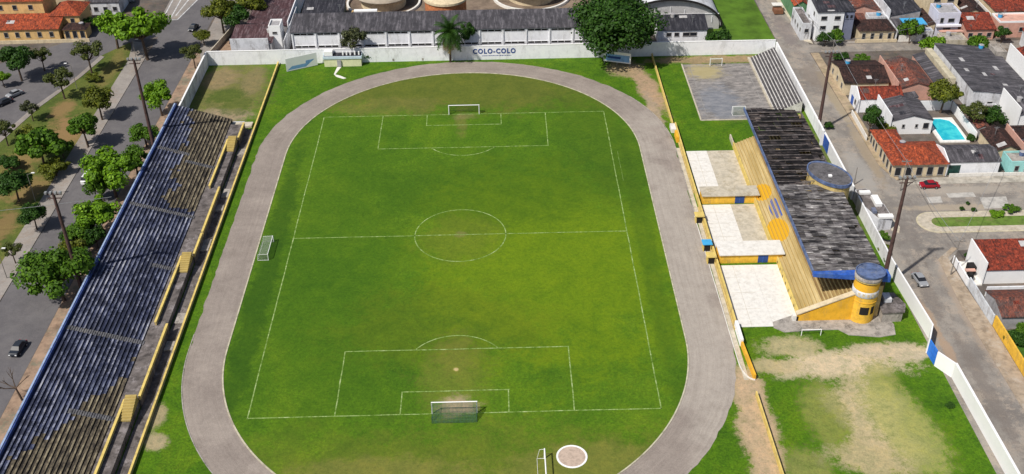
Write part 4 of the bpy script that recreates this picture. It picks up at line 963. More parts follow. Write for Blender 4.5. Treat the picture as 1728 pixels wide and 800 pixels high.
vault(101,135,15,8.2,1.2,.4,'vault_roof','whiteold'); vault(100.6,100.95,15.1,8.4,1.2,.5,'arch_rim','dark')
mb = MB(); mb.extrude_poly([(58-14.3*math.cos(math.pi*i/28), 101.6, 1.2+7.6*math.sin(math.pi*i/28)) for i in range(29)] + [(72.3,101.6,0),(43.7,101.6,0)], (0,.2,0)); mb.build('end_wall', plain('grey_hall_render', (.46,.45,.45), .15, .5), gy)
for x in range(46,72,4): MB().box(x,x+.15,101.45,101.59,2,7.0-abs(x-58)*.25).build('wall_rib', 'white', gy)
MB().box(44,72,101.42,101.44+.12,4.6,4.8).build('wall_band', 'white', gy)
# round brick tower with pale dome
bt = thing('round_brick_tower', 'squat round orange brick tower with a pale ring behind the school roof', 'tower', (-5.8,105.5,0))
MB().lathe(-5.8,105.5,[(5.9,0),(5.9,9.2)],40).build('drum', 'brick', bt, smooth=True)
MB().lathe(-5.8,105.5,[(5.9,9.2),(6.3,9.3),(6.3,9.9),(5.9,9.9)],40).build('ring', 'cream', bt); MB().lathe(-5.8,105.5,[(5.9,9.9),(4.5,10.8),(2.5,11.4),(.01,11.6)],40).build('dome', 'cream', bt, smooth=True)
def pavilion(label, x, y, r):
    t = thing('round_pavilion', label, 'building', (x,y,0))
    MB().lathe(x,y,[(r*.8,0),(r*.8,3.2)],36).build('wall', 'cream', t, smooth=True); MB().lathe(x,y,[(r*.8,3.2),(r,3.25),(r,3.6),(r*.55,4.6),(.01,5.1)],36).build('roof', plain('pale_sandy_roof', (.36,.31,.25), .2, .4, dirt=((.32,.27,.2), .7)), t, smooth=True)
    MB().lathe(x,y,[(r*1.25,0),(r*1.25,.8),(r*1.32,.8),(r*1.32,0)],40).build('ring_wall', 'slab', t)
pavilion('round pale sandy-roofed pavilion left of the brick tower', -25.5, 125, 8.5)
pavilion('round pale sandy-roofed pavilion right of the brick tower', 19.5, 128, 9)
sheet('school_yard', rect(-50, 42, 100, 170), .02, plain('brown_school_yard', (.20,.15,.11), .4, .15, dirt=((.10,.07,.06), .6)))
sheet('yard_lawn', [(8,112),(26,112),(30,117),(20,116),(10,117)], .03, plain('yard_lawn_grass', (.07,.12,.02), .3, .5))
house('shed', 'dark grey-roofed shed with a dark green wall behind the left end of the school', -47.5, -36, 106.5, 118, 3.4, 'ms', 1.2, 'dgreen', 'sheetd', .3, cat='shed')
house('shed', 'small yellowish hut behind the school roof, left part', -33.5, -30, 109, 112, 3, 'flat', 0, 'ochre', 'concrete', cat='shed')
MB().box(-31.5,-25,101,102.2,7.0,7.9).build('roof', 'whiteclean', thing('roof_canopy', 'bright white flat canopy just behind the school roof ridge', 'canopy', (-28,101.5,0)))
# house behind the left part of the far wall
hb2 = house('warehouse', 'grey-fronted narrow building with maroon stained roof behind the far left wall', -64.5, -53.2, 89, 99, 4.2, 'ms', .9, 'grey', 'sheetm', .25, cat='building', par='')
MB().box(-64.4,-54,88.7,88.99,0,5.6).build('front_wall', 'whiteold', hb2)
house('warehouse', 'long maroon and grey roof running away behind the grey-fronted building', -61.5, -50.6, 99.8, 134, 4.4, 'me', 1.0, 'grey', 'sheetm', .2, cat='building', par='E')
house('water_tower', 'white square tank block standing behind the far left wall', -54.2, -51.0, 92.2, 97, 7.2, 'flat', 0, 'whiteclean', 'grey', cat='building', S=[(.5,5.4,1.1,.5)])
wall_thing('yard_wall', 'tall pale wall running away at the left end of the school', (-49.6,88), (-49.6,112), 5.0, .25, 'whiteold')
struct('red_yard', MB().face([(-71,86,.03),(-66,86,.03),(-65,100,.03),(-69,100,.03)]), 'dirt')
wall_thing('yard_wall', 'low stained wall along the pavement behind the far left corner', (-71.2,86), (-66.8,112), 1.8, .25, 'slabold')

# -- right block between the street and the big grey roof
house('house', 'dark roofed house with a cream street wall, first in the block on the right street', 96.4, 107.6, 59, 71.5, 3.4, 'gx', 1.5, 'cream', 'tiled', .3, W=win2(3, 1.2, .9, 1.2))
house('house', 'patchy red-brown roofed house behind the dark roofed one', 109.0, 118.0, 55.5, 70.5, 3.4, 'gy', 1.5, 'pink', 'tilem', .3, par='W', parm='pink', tank=(117.5,54.6,2.5))
house('house', 'white house with a red roof and a blue door on the right street', 97.6, 108.2, 49.6, 56.4, 3.6, 'gx', 1.5, 'white', 'tile', .15, par='W', W=[(.3,1.3,.9,1.2)], doors=[('W',.65,1.8,2.4,'blue')])
house('house', 'white house with grey sheet roof next to the swimming pool', 101.8, 111.6, 38.3, 48.6, 3.6, 'gy', 1.3, 'whiteclean', 'sheetgy', .15, par='W', S=[(.3,1.8,.5,.8),(.62,1.8,.5,.8),(.85,1.5,1.2,1.4)])
house('house', 'cream arched-front house with bright red hip roof at the corner of the square', 96.2, 108.2, 18.9, 28.4, 3.4, 'hip', 2.1, 'cream', 'tileb', .5, S=win2(5, .5, 1.2, 2.0), W=win2(4, .5, 1.0, 2.0))
house('house_wing', 'bright red hip-roofed wing behind the corner house, beside a round dark tree', 95.9, 101.2, 28.9, 34.6, 3.3, 'hip', 1.5, 'cream', 'tileb', .4, W=win2(3, .6, .9, 1.8))
house('house', 'white-fronted building with grey sheet roof and dark green garage door facing the square', 108.8, 120.2, 19.3, 26.6, 3.4, 'gx', 1.0, 'white', 'sheetg', .2, par='W', doors=[('S',.12,2.6,2.6,'dgreen')])
house('house', 'small turquoise house with a pale front facing the square at the right edge', 122.4, 127.6, 18.8, 23.5, 3.0, 'flat', 0, 'turq', 'concrete', S=[(.3,1.1,.8,1.2),(.72,1.1,.8,1.2)])
house('house', 'brown tiled roof between the turquoise house and the pool wall', 121.4, 127.0, 24.5, 34, 3.0, 'gy', 1.2, 'cream', 'tiled', .25, par='E', parm='pink')
house('house', 'low red-brown roof right of the turquoise house', 128.6, 136.5, 20.5, 28.5, 3.0, 'gx', 1.2, 'white', 'tilem', .3, S=win2(3, 1.0))
house('house', 'dark brown roof with white front above the low red-brown roof at the right edge', 128.4, 137.5, 29.6, 35.2, 3.3, 'gx', 1.1, 'white', 'tiled', .3, S=win2(3, 1.2))
house('house', 'house with a tall clean white side wall at the right edge above the brown roofs', 131.5, 142, 37, 47, 5.2, 'gy', 1.6, 'whiteclean', 'sheetg', .2, par='W', parm='whiteclean')
house('warehouse', 'very large grey sheet roof filling the right middle of the block', 124.8, 140.6, 49, 76.5, 4.0, 'me', 1.6, 'whiteold', 'sheetgy', .2, cat='building', S=[(.3,1.5,1.2,1),(.7,1.5,1.2,1)])
house('shed', 'narrow grey roof left of the very large grey roof', 118.9, 121.6, 56, 75, 3.1, 'mw', .7, 'pink', 'sheetgy', .1, cat='shed')
wall_thing('party_wall', 'broad cream-topped party wall between the narrow and the very large grey roofs', (123.0,57.5), (123.0,75.5), 4.8, 1.6, plain('lichened_cream_coping', (.50,.45,.33), .2, .8, dirt=((.3,.27,.18), .5)))
house('house', 'white house with tall white side and red roof above the very large grey roof', 142.2, 153.0, 58, 70, 6.2, 'gy', 1.6, 'whiteclean', 'tile', .15, par='W', parm='whiteclean', S=win2(3, 3.6))
house('shed', 'small flat concrete shed with a black window between grey roof and white house', 139.2, 142.0, 71, 76, 4.9, 'flat', 0, 'concrete', 'concrete', S=[(.5,3.0,1.2,1.0)], cat='shed')
# pool
pl = thing('swimming_pool', 'turquoise swimming pool in the walled yard of the white house', 'pool', (115.6,39.5,0))
MB().prism([(112.4,33.6),(119.4,33.6),(119.4,45.6),(112.4,45.6)], 0, .28).build('pool_deck', 'slab', pl)
PP = [(113.1,34.3),(118.7,34.3),(118.9,41),(118.2,44.0),(116.3,45.0),(113.2,45.0)]
MB().prism(PP, .1, .30).build('water', 'water', pl)
mb = MB()
for i in range(len(PP)): mb.wall(PP[i], PP[(i+1)%len(PP)], .285, .36, .25)
mb.build('coping', 'whiteclean', pl)
wall_thing('yard_wall', 'white wall behind the swimming pool', (112.2,50.0), (120.6,50.0), 2.6, .25, 'white')
wall_thing('yard_wall', 'white wall on the right side of the swimming pool yard', (120.8,49.8), (120.8,34.2), 2.4, .25, 'whiteclean')
wall_thing('yard_wall', 'low pale garden wall on the street in front of the round dark tree', (95.4,35.4), (95.6,48.6), 1.3, .2, 'slab')
wall_thing('yard_wall', 'low pale wall facing the square in front of the grey sheet roof building', (109,18.5), (137,18.5), .9, .2, 'slab')
# -- row north of the cross street
a3 = house('apartment_house', 'white three-storey house with blue-grey right side and dark roof at the far corner', 97.3, 104.6, 91.8, 103, 8.6, 'ms', 1.0, 'white', 'sheetd', .3, S=[(.25,6.3,1.5,1.0),(.76,6.3,1.5,1.0),(.25,3.5,1.5,1.0),(.76,3.5,1.5,1.0)], W=[(.3,6.3,1,1),(.3,3.5,1,1),(.7,3.5,1,1)])
MB().box(104.63,107.6,92.2,103,0,8.4).build('side_block', 'bluegrey', a3); window(a3,105.6,92.2,6.4,.7,1.0,'S','bluegrey'); window(a3,106.8,92.2,6.4,.7,1.0,'S','bluegrey')
MB().box(102.2,106.5,99,101.5,9.9,11.4).build('roof_cabin', 'whiteclean', a3); MB().box(104.5,107.8,92,103,8.42,8.7).build('side_roof', 'sheetd', a3)
house('house', 'cream and terracotta bungalow behind a low wall right of the white three-storey house', 109.4, 119.0, 90.6, 98, 3.3, 'hip', 1.9, 'cream', 'tiled', .4, S=win2(4, .9, .8, 1.6))
wall_thing('yard_wall', 'low cream garden wall before the terracotta bungalow', (108.2,89.9), (119.8,89.9), 1.0, .25, 'cream')
house('house', 'green walled house with bright orange roof on the far right street', 94.6, 98.4, 105.5, 122, 5.0, 'gy', 1.3, 'green', 'tileb', .3)
house('house', 'narrow grey and white stained house left of the white three-storey house', 93.6, 96.3, 92.5, 104, 4.6, 'flat', 0, 'whiteold', 'dconc', W=win2(4, 2.2, .8, 1), S=[(.5,2.4,1,1)])
house('house', 'long dark grey roof with pale edge behind the terracotta bungalow', 120.3, 128.6, 99, 116, 4.0, 'mw', 1.5, 'grey', 'sheetd', .2, par='W', parm='whiteold')
house('house', 'brown roof behind the white three-storey house', 108.5, 118.5, 103, 116, 4.0, 'gy', 1.6, 'pink', 'tilem', .3)
tp = thing('tarpaulin_roof', 'bright blue tarpaulin roof on posts among the far houses', 'canopy', (125,93.6,0))
MB().box(122.2,128.6,92.4,97,4.0,4.1).build('cover', 'tarp', tp)
for x in (122.4,128.3):
    for y in (92.6,96.7): MB().tube((x,y,0),(x,y,3.99),.08,n=6).build('post', 'metal', tp)
house('house', 'small pale two-level block beneath the blue tarpaulin', 125.2, 129.6, 89.9, 92.2, 2.8, 'flat', 0, 'whiteold', 'bluegrey', S=[(.5,1.2,1.2,1)])
h2 = house('house', 'lilac-white two-storey house with a red balcony edge in the far row', 131.4, 137.6, 93, 100, 6.6, 'flat', 0, plain('lilac_white_render', (.60,.60,.70), .1, .6), 'grey', S=[(.2,4.2,.8,1.4),(.62,4.4,1.6,1.0),(.5,1.2,2,1.4)])
MB().box(131.2,138.2,92.3,93,3.2,3.7).build('balcony', plain('white_balcony', (.7,.7,.75), .05, .5), h2); MB().box(132,138.6,91.0,92.2,2.2,2.4).build('porch_roof', 'pink', h2)
house('house', 'tall ochre house with bright white roof slab at the top of the far row', 131.5, 140.0, 102, 112, 8.6, 'flat', 0, 'cream', 'whiteclean', parm='whiteclean', S=[(.3,6.6,1.8,1.1),(.75,6.6,1.8,1.1)])
house('house', 'low cream garage block with a pale front before the lilac-white house', 130.0, 136.6, 83.2, 88, 2.9, 'flat', 0, 'slabold', 'concrete', S=[(.7,1.2,1,.6)])
house('house', 'house with a bright red front roof and pale ridge right of the lilac-white house', 139.2, 147.0, 90.6, 97, 3.2, 'ms', 1.8, 'pink', 'tile', .4, S=win2(3, .8))
house('house', 'dark brown gable roof behind the bright red front roof', 139.5, 147.5, 98, 112, 4.2, 'gy', 1.8, 'cream', 'tiled', .3, par='W', parm='cream')
house('house', 'large red roofed house in the far right corner', 150.0, 161.5, 98.5, 112, 5.0, 'hip', 2.4, 'cream', 'tile', .4)
house('house', 'pink terraced block below the large red roof in the far right corner', 148.4, 170, 91.5, 97.4, 4.4, 'flat', 0, 'pink', 'pink', S=win2(5, 1.8), parm='whiteclean')
house('house', 'white walled house with red awning at the right edge under the pink terraces', 153, 166, 82, 87, 3.4, 'ms', 1.2, 'whiteold', 'tile', .3, S=win2(4, 1.0))
wall_thing('yard_wall', 'pale wall with red and white gates before the far row', (120.4,90.2), (130.0,90.2), 1.9, .2, 'slab')
MB().box(126.0,128.4,89.98,90.08,.1,1.8).build('gate_leaf', 'carred' if False else plain('faded_red_gate', (.5,.1,.1), .2, 1), thing('gate', 'faded red gate leaf in the pale wall of the far row', 'gate', (127.2,90,0)))
for i, (x, y, w_, d, h, rf, rm, wm) in enumerate([(97,126,8,12,4.5,'gx','tile','cream'),(108,119,9,11,4,'gy','tiled','white'),(119,120,9,12,5,'gx','sheetg','whiteold'),(131,116,10,10,4.5,'hip','tilem','pink'),(143,116,9,12,5,'gy','sheetd','grey'),(155,116,12,12,4,'gx','tiled','cream'),(168,100,10,14,5,'gy','sheetg','white'),(155,68,12,10,5,'gx','tile','cream'),(144,46,12,10,4,'gx','tilem','cream'),(140,22,12,8,3.5,'gx','tiled','white')]):
    nm = ['orange-red','dark brown','grey sheet','patchy brown','dark slate','brown tile','grey','red tile','mottled red','dark tile'][i]
    house('house', nm+' roofed house '+['at the end of the far right street','behind the brown roof','behind the long dark grey roof','behind the tall ochre house','behind the dark brown gable','behind the large red roof','right of the pink terraces','right of the white house with tall white side','right of the tall clean white side wall','past the low red-brown roof'][i], x, x+w_, y, y+d, h, rf, 1.6, wm, rm, .3, S=win2(3,1.2))
# -- lower right block
lh = house('house', 'white house with white gable and red tiled roof at the corner below the square', 101.6, 116, -20.8, -13.2, 3.3, 'ms', 1.6, 'whiteclean', 'tile', .2, par='W', parm='whiteclean')
MB().box(98.4,101.2,-21.4,-13.6,0,.3).build('front_yard', 'slab', lh); MB().box(98.2,98.45,-21.4,-13.6,0,1.7).build('street_wall', 'white', lh)
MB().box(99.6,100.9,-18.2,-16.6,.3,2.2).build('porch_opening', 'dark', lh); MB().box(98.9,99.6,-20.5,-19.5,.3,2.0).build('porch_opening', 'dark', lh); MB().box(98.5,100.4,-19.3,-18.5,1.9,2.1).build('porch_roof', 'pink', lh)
house('house', 'house with dark red-brown roof below the white corner house', 99.4, 114, -34.4, -26.8, 2.9, 'gx', 1.2, 'grey', 'tilem', .3)
wall_thing('yard_wall', 'white yard wall between the two lower right houses', (100.5,-24.6), (116,-24.6), 2.2, .25, 'white')
wall_thing('yard_wall', 'stained bluish white wall on the street before the dark red-brown roof', (98.4,-21.6), (98.5,-33.2), 2.3, .25, plain('bluish_white_render', (.55,.58,.62), .2, .8, dirt=((.35,.33,.32), .8)))
wall_thing('yard_wall', 'bright yellow wall along the street at the lower right edge', (98.7,-33.4), (98.7,-47.6), 2.4, .3, 'yellow')
MB().box(98.5,99.0,-48.6,-47.7,0,2.9).build('pier', 'pink', thing('gate_pier', 'small terracotta pier at the lower end of the yellow wall', 'pier', (98.7,-48,0)))
sheet('garden', rect(99, 125, -60, -34.9), .03, plain('garden_grass', (.045,.11,.012), .4, .4))
def small_tank(label, x, y, z, mat='tarp'):
    t = thing('water_tank', label, 'water tank', (x,y,z)); MB().tube((x,y,z),(x,y,z+1.0),.62,.7,14).build('barrel', mat, t); MB().tube((x,y,z+1.01),(x,y,z+1.12),.74,.45,14).build('lid', 'grey', t)
small_tank('white water tank standing in the yard above the pool, beside the olive tree', 119.6, 53.2, 1.6, 'whiteclean')
MB().box(118.9,120.3,52.4,54,0,1.59).build('plinth', 'grey', thing('tank_plinth', 'small grey block under the white water tank', 'plinth', (119.6,53.2,0)))
house('shed', 'small grey shed roof in the yard right of the white house with blue door', 109.0, 112.5, 51.2, 54.2, 2.5, 'mw', .5, 'grey', 'sheetg', .1, cat='shed')
house('shed', 'small brown tiled shed in the yard right of the pool wall', 121.6, 124.6, 36.0, 41.5, 2.4, 'gy', .7, 'grey', 'tilem', .15, cat='shed')
house('shed', 'pale flat shed behind the trees right of the pool wall', 126, 130, 43.5, 47.0, 2.6, 'flat', 0, 'whiteold', 'dconc', cat='shed')
house('shed', 'low grey sheet lean-to between the far row and the blue tarpaulin', 120.4, 124.6, 92.4, 98.2, 2.7, 'ms', .6, 'grey', 'sheetg', .1, cat='shed')
house('shed', 'maroon lean-to roof behind the terracotta bungalow', 108.8, 113.5, 99, 102.4, 2.9, 'ms', .5, 'pink', 'tilem', .1, cat='shed')
house('shed', 'grey flat block behind the terracotta bungalow, right part', 114.2, 119.2, 98.8, 102.2, 3.3, 'flat', 0, 'whiteold', 'grey', cat='shed')
house('shed', 'narrow dark roof between the lilac-white house and the blue tarpaulin', 129.3, 131.0, 93, 104, 3.4, 'mw', .5, 'cream', 'tiled', .1, cat='shed')
wall_thing('yard_wall', 'pale wall behind the terracotta bungalow running away to the north', (119.7,90.5), (119.7,116), 3.4, .25, 'whiteold')
wall_thing('yard_wall', 'tall pale wall between the two dark roofs of the far row', (148.3,97.8), (148.3,112), 4.6, .25, 'slab')
mb = MB()
for (x,y,a,b) in ((128,66,1.1,2.2),(131,58,.9,2.0),(135.5,62,1.1,2.4),(134,53,1.2,1.1),(127,60,1,1.8)):
    k = lambda X: 4.0+1.6*(140.6-X)/15.8+.17
    mb.face([(x,y,k(x)),(x+a,y,k(x+a)),(x+a,y+b,k(x+a)),(x,y+b,k(x))])
t_ = [o for o in bpy.data.objects if o.get('label','').startswith('very large grey sheet')][0]

for q_ in range(len(mb.f)):
    pm_ = MB(); pm_.face([mb.v[i] for i in mb.f[q_]]); pm_.build('patched_sheet', MT.setdefault('newsheet', MT.get('newsheet') or plain('newer_pale_sheet', (.45,.45,.46), .2, 1)), t_)
# street kiosk / roofless office on the outside of the wall
of = thing('ticket_office', 'small dark-roofed office with white slabs on top, jutting from the white wall into the street', 'building', (87.2,4,0))
MB().prism([(84.95,9.6),(87.4,10.0),(89.4,3.4),(89.6,-1.6),(86.6,-2.0),(84.95,3)], 0, 2.9).build('wall', 'whiteold', of)
MB().prism([(85.1,9.4),(87.3,9.8),(89.2,3.4),(89.4,-1.4),(86.7,-1.8),(85.1,3)], 2.903, 3.0).build('roof', 'dconc', of)
MB().box(85.3,87.6,7.4,8.4,3.01,3.5).build('roof_slab', 'whiteclean', of); MB().box(87.2,88.6,2.6,6.2,3.01,3.7).build('roof_slab', 'whiteclean', of); MB().box(86.6,89.6,-2.0,-.8,3.01,3.5).build('roof_slab', 'whiteclean', of)
MB().box(85.9,86.7,0,1.5,3.01,3.6).build('water_box', 'bluegrey', of)
struct('office_kerb', MB().prism([(89.4,10.4),(90.6,9.4),(91.8,-1),(91.0,-3),(89.7,-2)], -.02, .14), 'slabold')
# -- left: ochre building with red roofs
yb = house('mansion', 'ochre building with red roofs, lower front wing with five windows, at the far left', -136, -116.2, 103, 109, 3.6, 'ms', 1.8, 'ochre', 'tileb', .4, S=[(.08,1.2,1.0,1.4),(.24,1.2,1.0,1.4),(.40,1.2,1.0,1.4),(.55,1.2,1.0,1.4),(.72,1.2,1.0,1.4),(.89,1.2,1.0,1.4)], cat='building')
house('mansion', 'taller ochre wing with two rows of windows behind the front wing at the far left', -142, -121.5, 109.6, 119, 9.4, 'hip', 2.2, 'ochre', 'tileb', .5, S=[(.18,6.8,1.1,1.3),(.4,6.8,1.1,1.3),(.6,6.8,1.1,1.3),(.82,6.8,1.1,1.3),(.3,4.0,1.1,1.3),(.55,4.0,1.1,1.3),(.85,4.0,1.1,1.3)], cat='building')
house('mansion', 'square ochre pavilion with bright red hip roof right of the taller wing', -119.6, -111.5, 108, 117.5, 5.4, 'hip', 2.4, 'ochre', 'tileb', .5, S=win2(2,3.2,1.0,1.2), cat='building')
house('mansion', 'dark red-roofed porch with arches at the right end of the ochre building', -115.2, -108.8, 103.6, 108, 2.9, 'hip', 1.2, 'ochre', 'tiled', .4, S=win2(3,.4,1.1,2.0), cat='building')
wall_thing('yard_wall', 'low cream wall at the pavement before the ochre building', (-140,101), (-107.5,101.5), 1.0, .25, 'cream')
house('house', 'pale grey house behind the bright trees at the far left', -112.5, -104, 121, 130, 4, 'gx', 1.4, 'whiteold', 'sheetg', .3, S=win2(3,1.2))
house('house', 'dark brown roofed house behind the ochre pavilion', -126, -115, 124, 135, 5, 'gy', 2, 'cream', 'tiled', .3)

# ---------------------------------------------------------------- cars
def car(name, label, u, v, rz, paint, van=False, group=None, xy=None):
    x, y = xy or G(u, v); r = thing(name, label, 'car', (x,y,.03), rz, group)
    prof = [(-2.1,.35),(-2.15,.7),(-1.95,.98),(-1.1,1.02),(-.75,1.05),(1.2,1.05),(1.95,.95),(2.15,.65),(2.1,.35)]
    if van: prof = [(-2.2,.35),(-2.2,1.1),(-2.1,1.3),(2.1,1.3),(2.2,1.1),(2.2,.35)]
    mb = MB(); mb.extrude_poly([(a,-.86,b) for a,b in prof], (0,1.72,0)); b_ = mb.build('body', paint, r, world=False)
    bv = b_.modifiers.new('bevel', 'BEVEL'); bv.width = .1; bv.segments = 2
    top = 1.48 if not van else 2.0; zb = 1.03 if not van else 1.28
    mb = MB(); lo = [(-1.15,-.78),(1.45,-.78),(1.45,.78),(-1.15,.78)]; hi = [(-.55,-.64),(.95,-.64),(.95,.64),(-.55,.64)]
    if van: lo = [(-1.9,-.8),(2.1,-.8),(2.1,.8),(-1.9,.8)]; hi = [(-1.5,-.72),(2.0,-.72),(2.0,.72),(-1.5,.72)]
    mb.hexa([(a,b,zb) for a,b in lo]+[(a,b,top) for a,b in hi]); mb.build('windows', 'glass', r, world=False)
    mb = MB(); mb.hexa([(a*1.01,b*1.01,top-.02) for a,b in hi]+[(a*.9,b*.92,top+.06) for a,b in hi]); mb.build('car_roof', paint, r, world=False)
    for sx in (-1.32,1.32):
        for s_ in (-.87,.87):
            wl = MB().tube((sx,s_-.1,.33),(sx,s_+.1,.33),.33,n=14).build('wheel', 'black', r, world=False)
            MB().tube((sx,s_-.11,.33),(sx,s_+.11,.33),.17,n=10).build('hub', 'metal', wl, world=False)
    for s_ in (-.6,.6):
        MB().box(-2.19,-2.1,s_-.16,s_+.16,.62,.76).build('headlight', 'whiteclean', r, world=False); MB().box(2.1,2.18,s_-.16,s_+.16,.66,.8).build('tail_light', 'carred', r, world=False)
    return r
car('parked_car', 'dark red car parked along the kerb of the square', 1567, 316, 0, 'carred')
car('car', 'silver car on the right street beside the white wall', 1551, 476, R_(96), 'cargrey')
car('car', 'near-black car driving on the avenue at the lower left', 32, 592, R_(84), 'cardark')
car('parked_car', 'silver car under the dark green tree on the far left road', 26, 162, R_(52), 'cargrey')
car('parked_car', 'dark car beside the silver one on the far left road', 8, 176, R_(52), 'cardark')
car('car', 'black car at the end of the striped island on the avenue', 327, 50, R_(80), 'cardark')
car('car', 'white car on the avenue half hidden by the bright tree behind the terrace', 150, 306, R_(84), 'carwhite', van=True)
car('parked_car', 'dark car parked by the bright trees at the far junction', 196, 14, R_(10), 'carblue')
car('parked_car', 'grey car parked right of the dark one at the top of the far junction', 216, 4, R_(10), 'cargrey')
kx, ky = G(1312, 22)
kk = thing('market_stall', 'small wooden stall with a pale flat cover on the far right street', 'stall', (kx,ky,0))
MB().box(kx-1.3,kx+1.3,ky-1.5,ky+1.5,.3,1.5).build('counter', plain('brown_wood', (.2,.09,.05), .2, 1), kk); MB().box(kx-1.6,kx+1.4,ky+.2,ky+2.4,2.2,2.3).build('cover', 'slab', kk)
for a in (-1.2,1.2): MB().tube((kx+a,ky+1.3,0),(kx+a,ky+1.3,2.2),.06,n=6).build('post', 'metal', kk)

# ---------------------------------------------------------------- trees
def leafcloud(R, zc, squash, n, leaf, seed, lobes=9, gap=.0, flat=False):
    """crown of leaf clumps: lobes on an uneven spheroid, each lobe a shell of small tilted faces"""
    rnd = random.Random(seed); L = []
    for i in range(lobes):
        a = i*2.399+rnd.uniform(-.4,.4); rr = R*math.sqrt((i+.5)/lobes)*.78; 
        zz = (rnd.uniform(-.45,.5)*(1-.5*rr/R) + .38*(1-(rr/R)**2))*R*squash
        L.append((math.cos(a)*rr*rnd.uniform(.8,1.12), math.sin(a)*rr*rnd.uniform(.8,1.12), zz, R*rnd.choice((.16,.22,.28,.36,.42))))
    mb = MB(); V, F = mb.v, mb.f
    for i in range(n):
        lx, ly, lz, lr = L[rnd.randrange(len(L))]
        while True:
            d = Vector((rnd.uniform(-1,1), rnd.uniform(-1,1), rnd.uniform(-1,1)))
            if .1 < d.length < 1: break
        q = d.normalized()*(rnd.random()**.45)*(1 if rnd.random() < .88 else rnd.uniform(1,1.35)); p = Vector((lx,ly,lz))+Vector((q.x*lr,q.y*lr,q.z*lr*.75)); 
        nr = (q+Vector((rnd.uniform(-.7,.7),rnd.uniform(-.7,.7),rnd.uniform(-.2,.9)))).normalized(); u = nr.orthogonal().normalized()
        an = rnd.uniform(0,6.28); u = (u*math.cos(an)+nr.cross(u)*math.sin(an)); w_ = nr.cross(u); s_ = leaf*rnd.uniform(.6,1.4)
        k = len(V)
        for a, b in ((-1,-.35),(-.1,-.7),(1,-.1),(.3,.7),(-.7,.5)): c_ = p+u*a*s_+w_*b*s_; V.append((c_.x,c_.y,c_.z+zc))
        F.append((k,k+1,k+2,k+3,k+4)); mb.mi.append(0)
    return mb, L
def trunkmesh(h, r, L, zc, seed):
    rnd = random.Random(seed); mb = MB(); top = Vector((rnd.uniform(-.3,.3), rnd.uniform(-.3,.3), h))
    mb.tube((0,0,0), tuple(top), r, r*.7, 8)
    for lx, ly, lz, lr in L: 
        mid = top.lerp(Vector((lx,ly,lz+zc)), .5)+Vector((0,0,-.2)); mb.tube(tuple(top*.97), tuple(mid), r*.5, r*.3, 6); mb.tube(tuple(mid), (lx,ly,lz+zc), r*.3, r*.1, 5)
    return mb
KINDS = {}
def tree_kind(key, R, zc, squash, n, leaf, lobes, mat, th, tr):
    mb, L = leafcloud(R, zc, squash, n, leaf, sum(map(ord, key)), lobes)
    c_ = mb.build('crown', mat); t_ = trunkmesh(th, tr, L, zc, 3).build('trunk', 'bark'); KINDS[key] = (R, c_.data, t_.data, zc)
    bpy.data.objects.remove(c_); bpy.data.objects.remove(t_)
for key, mat in (('bright','lfbright'),('mid','lfmid'),('dark','lfdark'),('olive','lfolive'),('dull','lfdull'),('grey','lfgrey')):
    tree_kind(key, 3.6, 4.1, .8, 6500 if key not in ('dull','grey') else 2600, .19, 18 if key not in ('dull','grey') else 13, mat, 2.9, .22)
for key, mat in (('bushbright','lfbright'),('bushdark','lfdark'),('busholive','lfolive'),('bushmid','lfmid')): tree_kind(key, 3.0, 2.0, .6, 4500, .17, 14, mat, 1.2, .14)
tree_kind('big', 10.0, 8.6, .95, 34000, .32, 60, 'lfdark', 6.5, .6)
tree_kind('ball', 2.4, 2.6, .9, 4000, .14, 9, 'lfdark', 1.6, .16)
tree_kind('wide', 5.2, 4.4, .6, 10000, .2, 26, 'lfmid', 2.8, .28)
def tree(name, label, u, v, wpx, key, tall=1.0, cat='tree', group=None):
    R, c_, t_, zc = KINDS[key]
    sc_ = 1.0
    for _ in range(4):
        x, y = G(u, v, zc*sc_*tall); d = Vector((x,y,zc*sc_))-CAMP; sc_ = (wpx/2)*d.dot(FW)/FPX/(R*.86)
    r = thing(name, label, cat, (x,y,0), random.uniform(0,6.28), group); r.scale = (sc_,sc_,sc_*tall)
    for nm, me in (('crown',c_),('trunk',t_)): o = bpy.data.objects.new(nm, me); COL.objects.link(o); o.parent = r
    return r
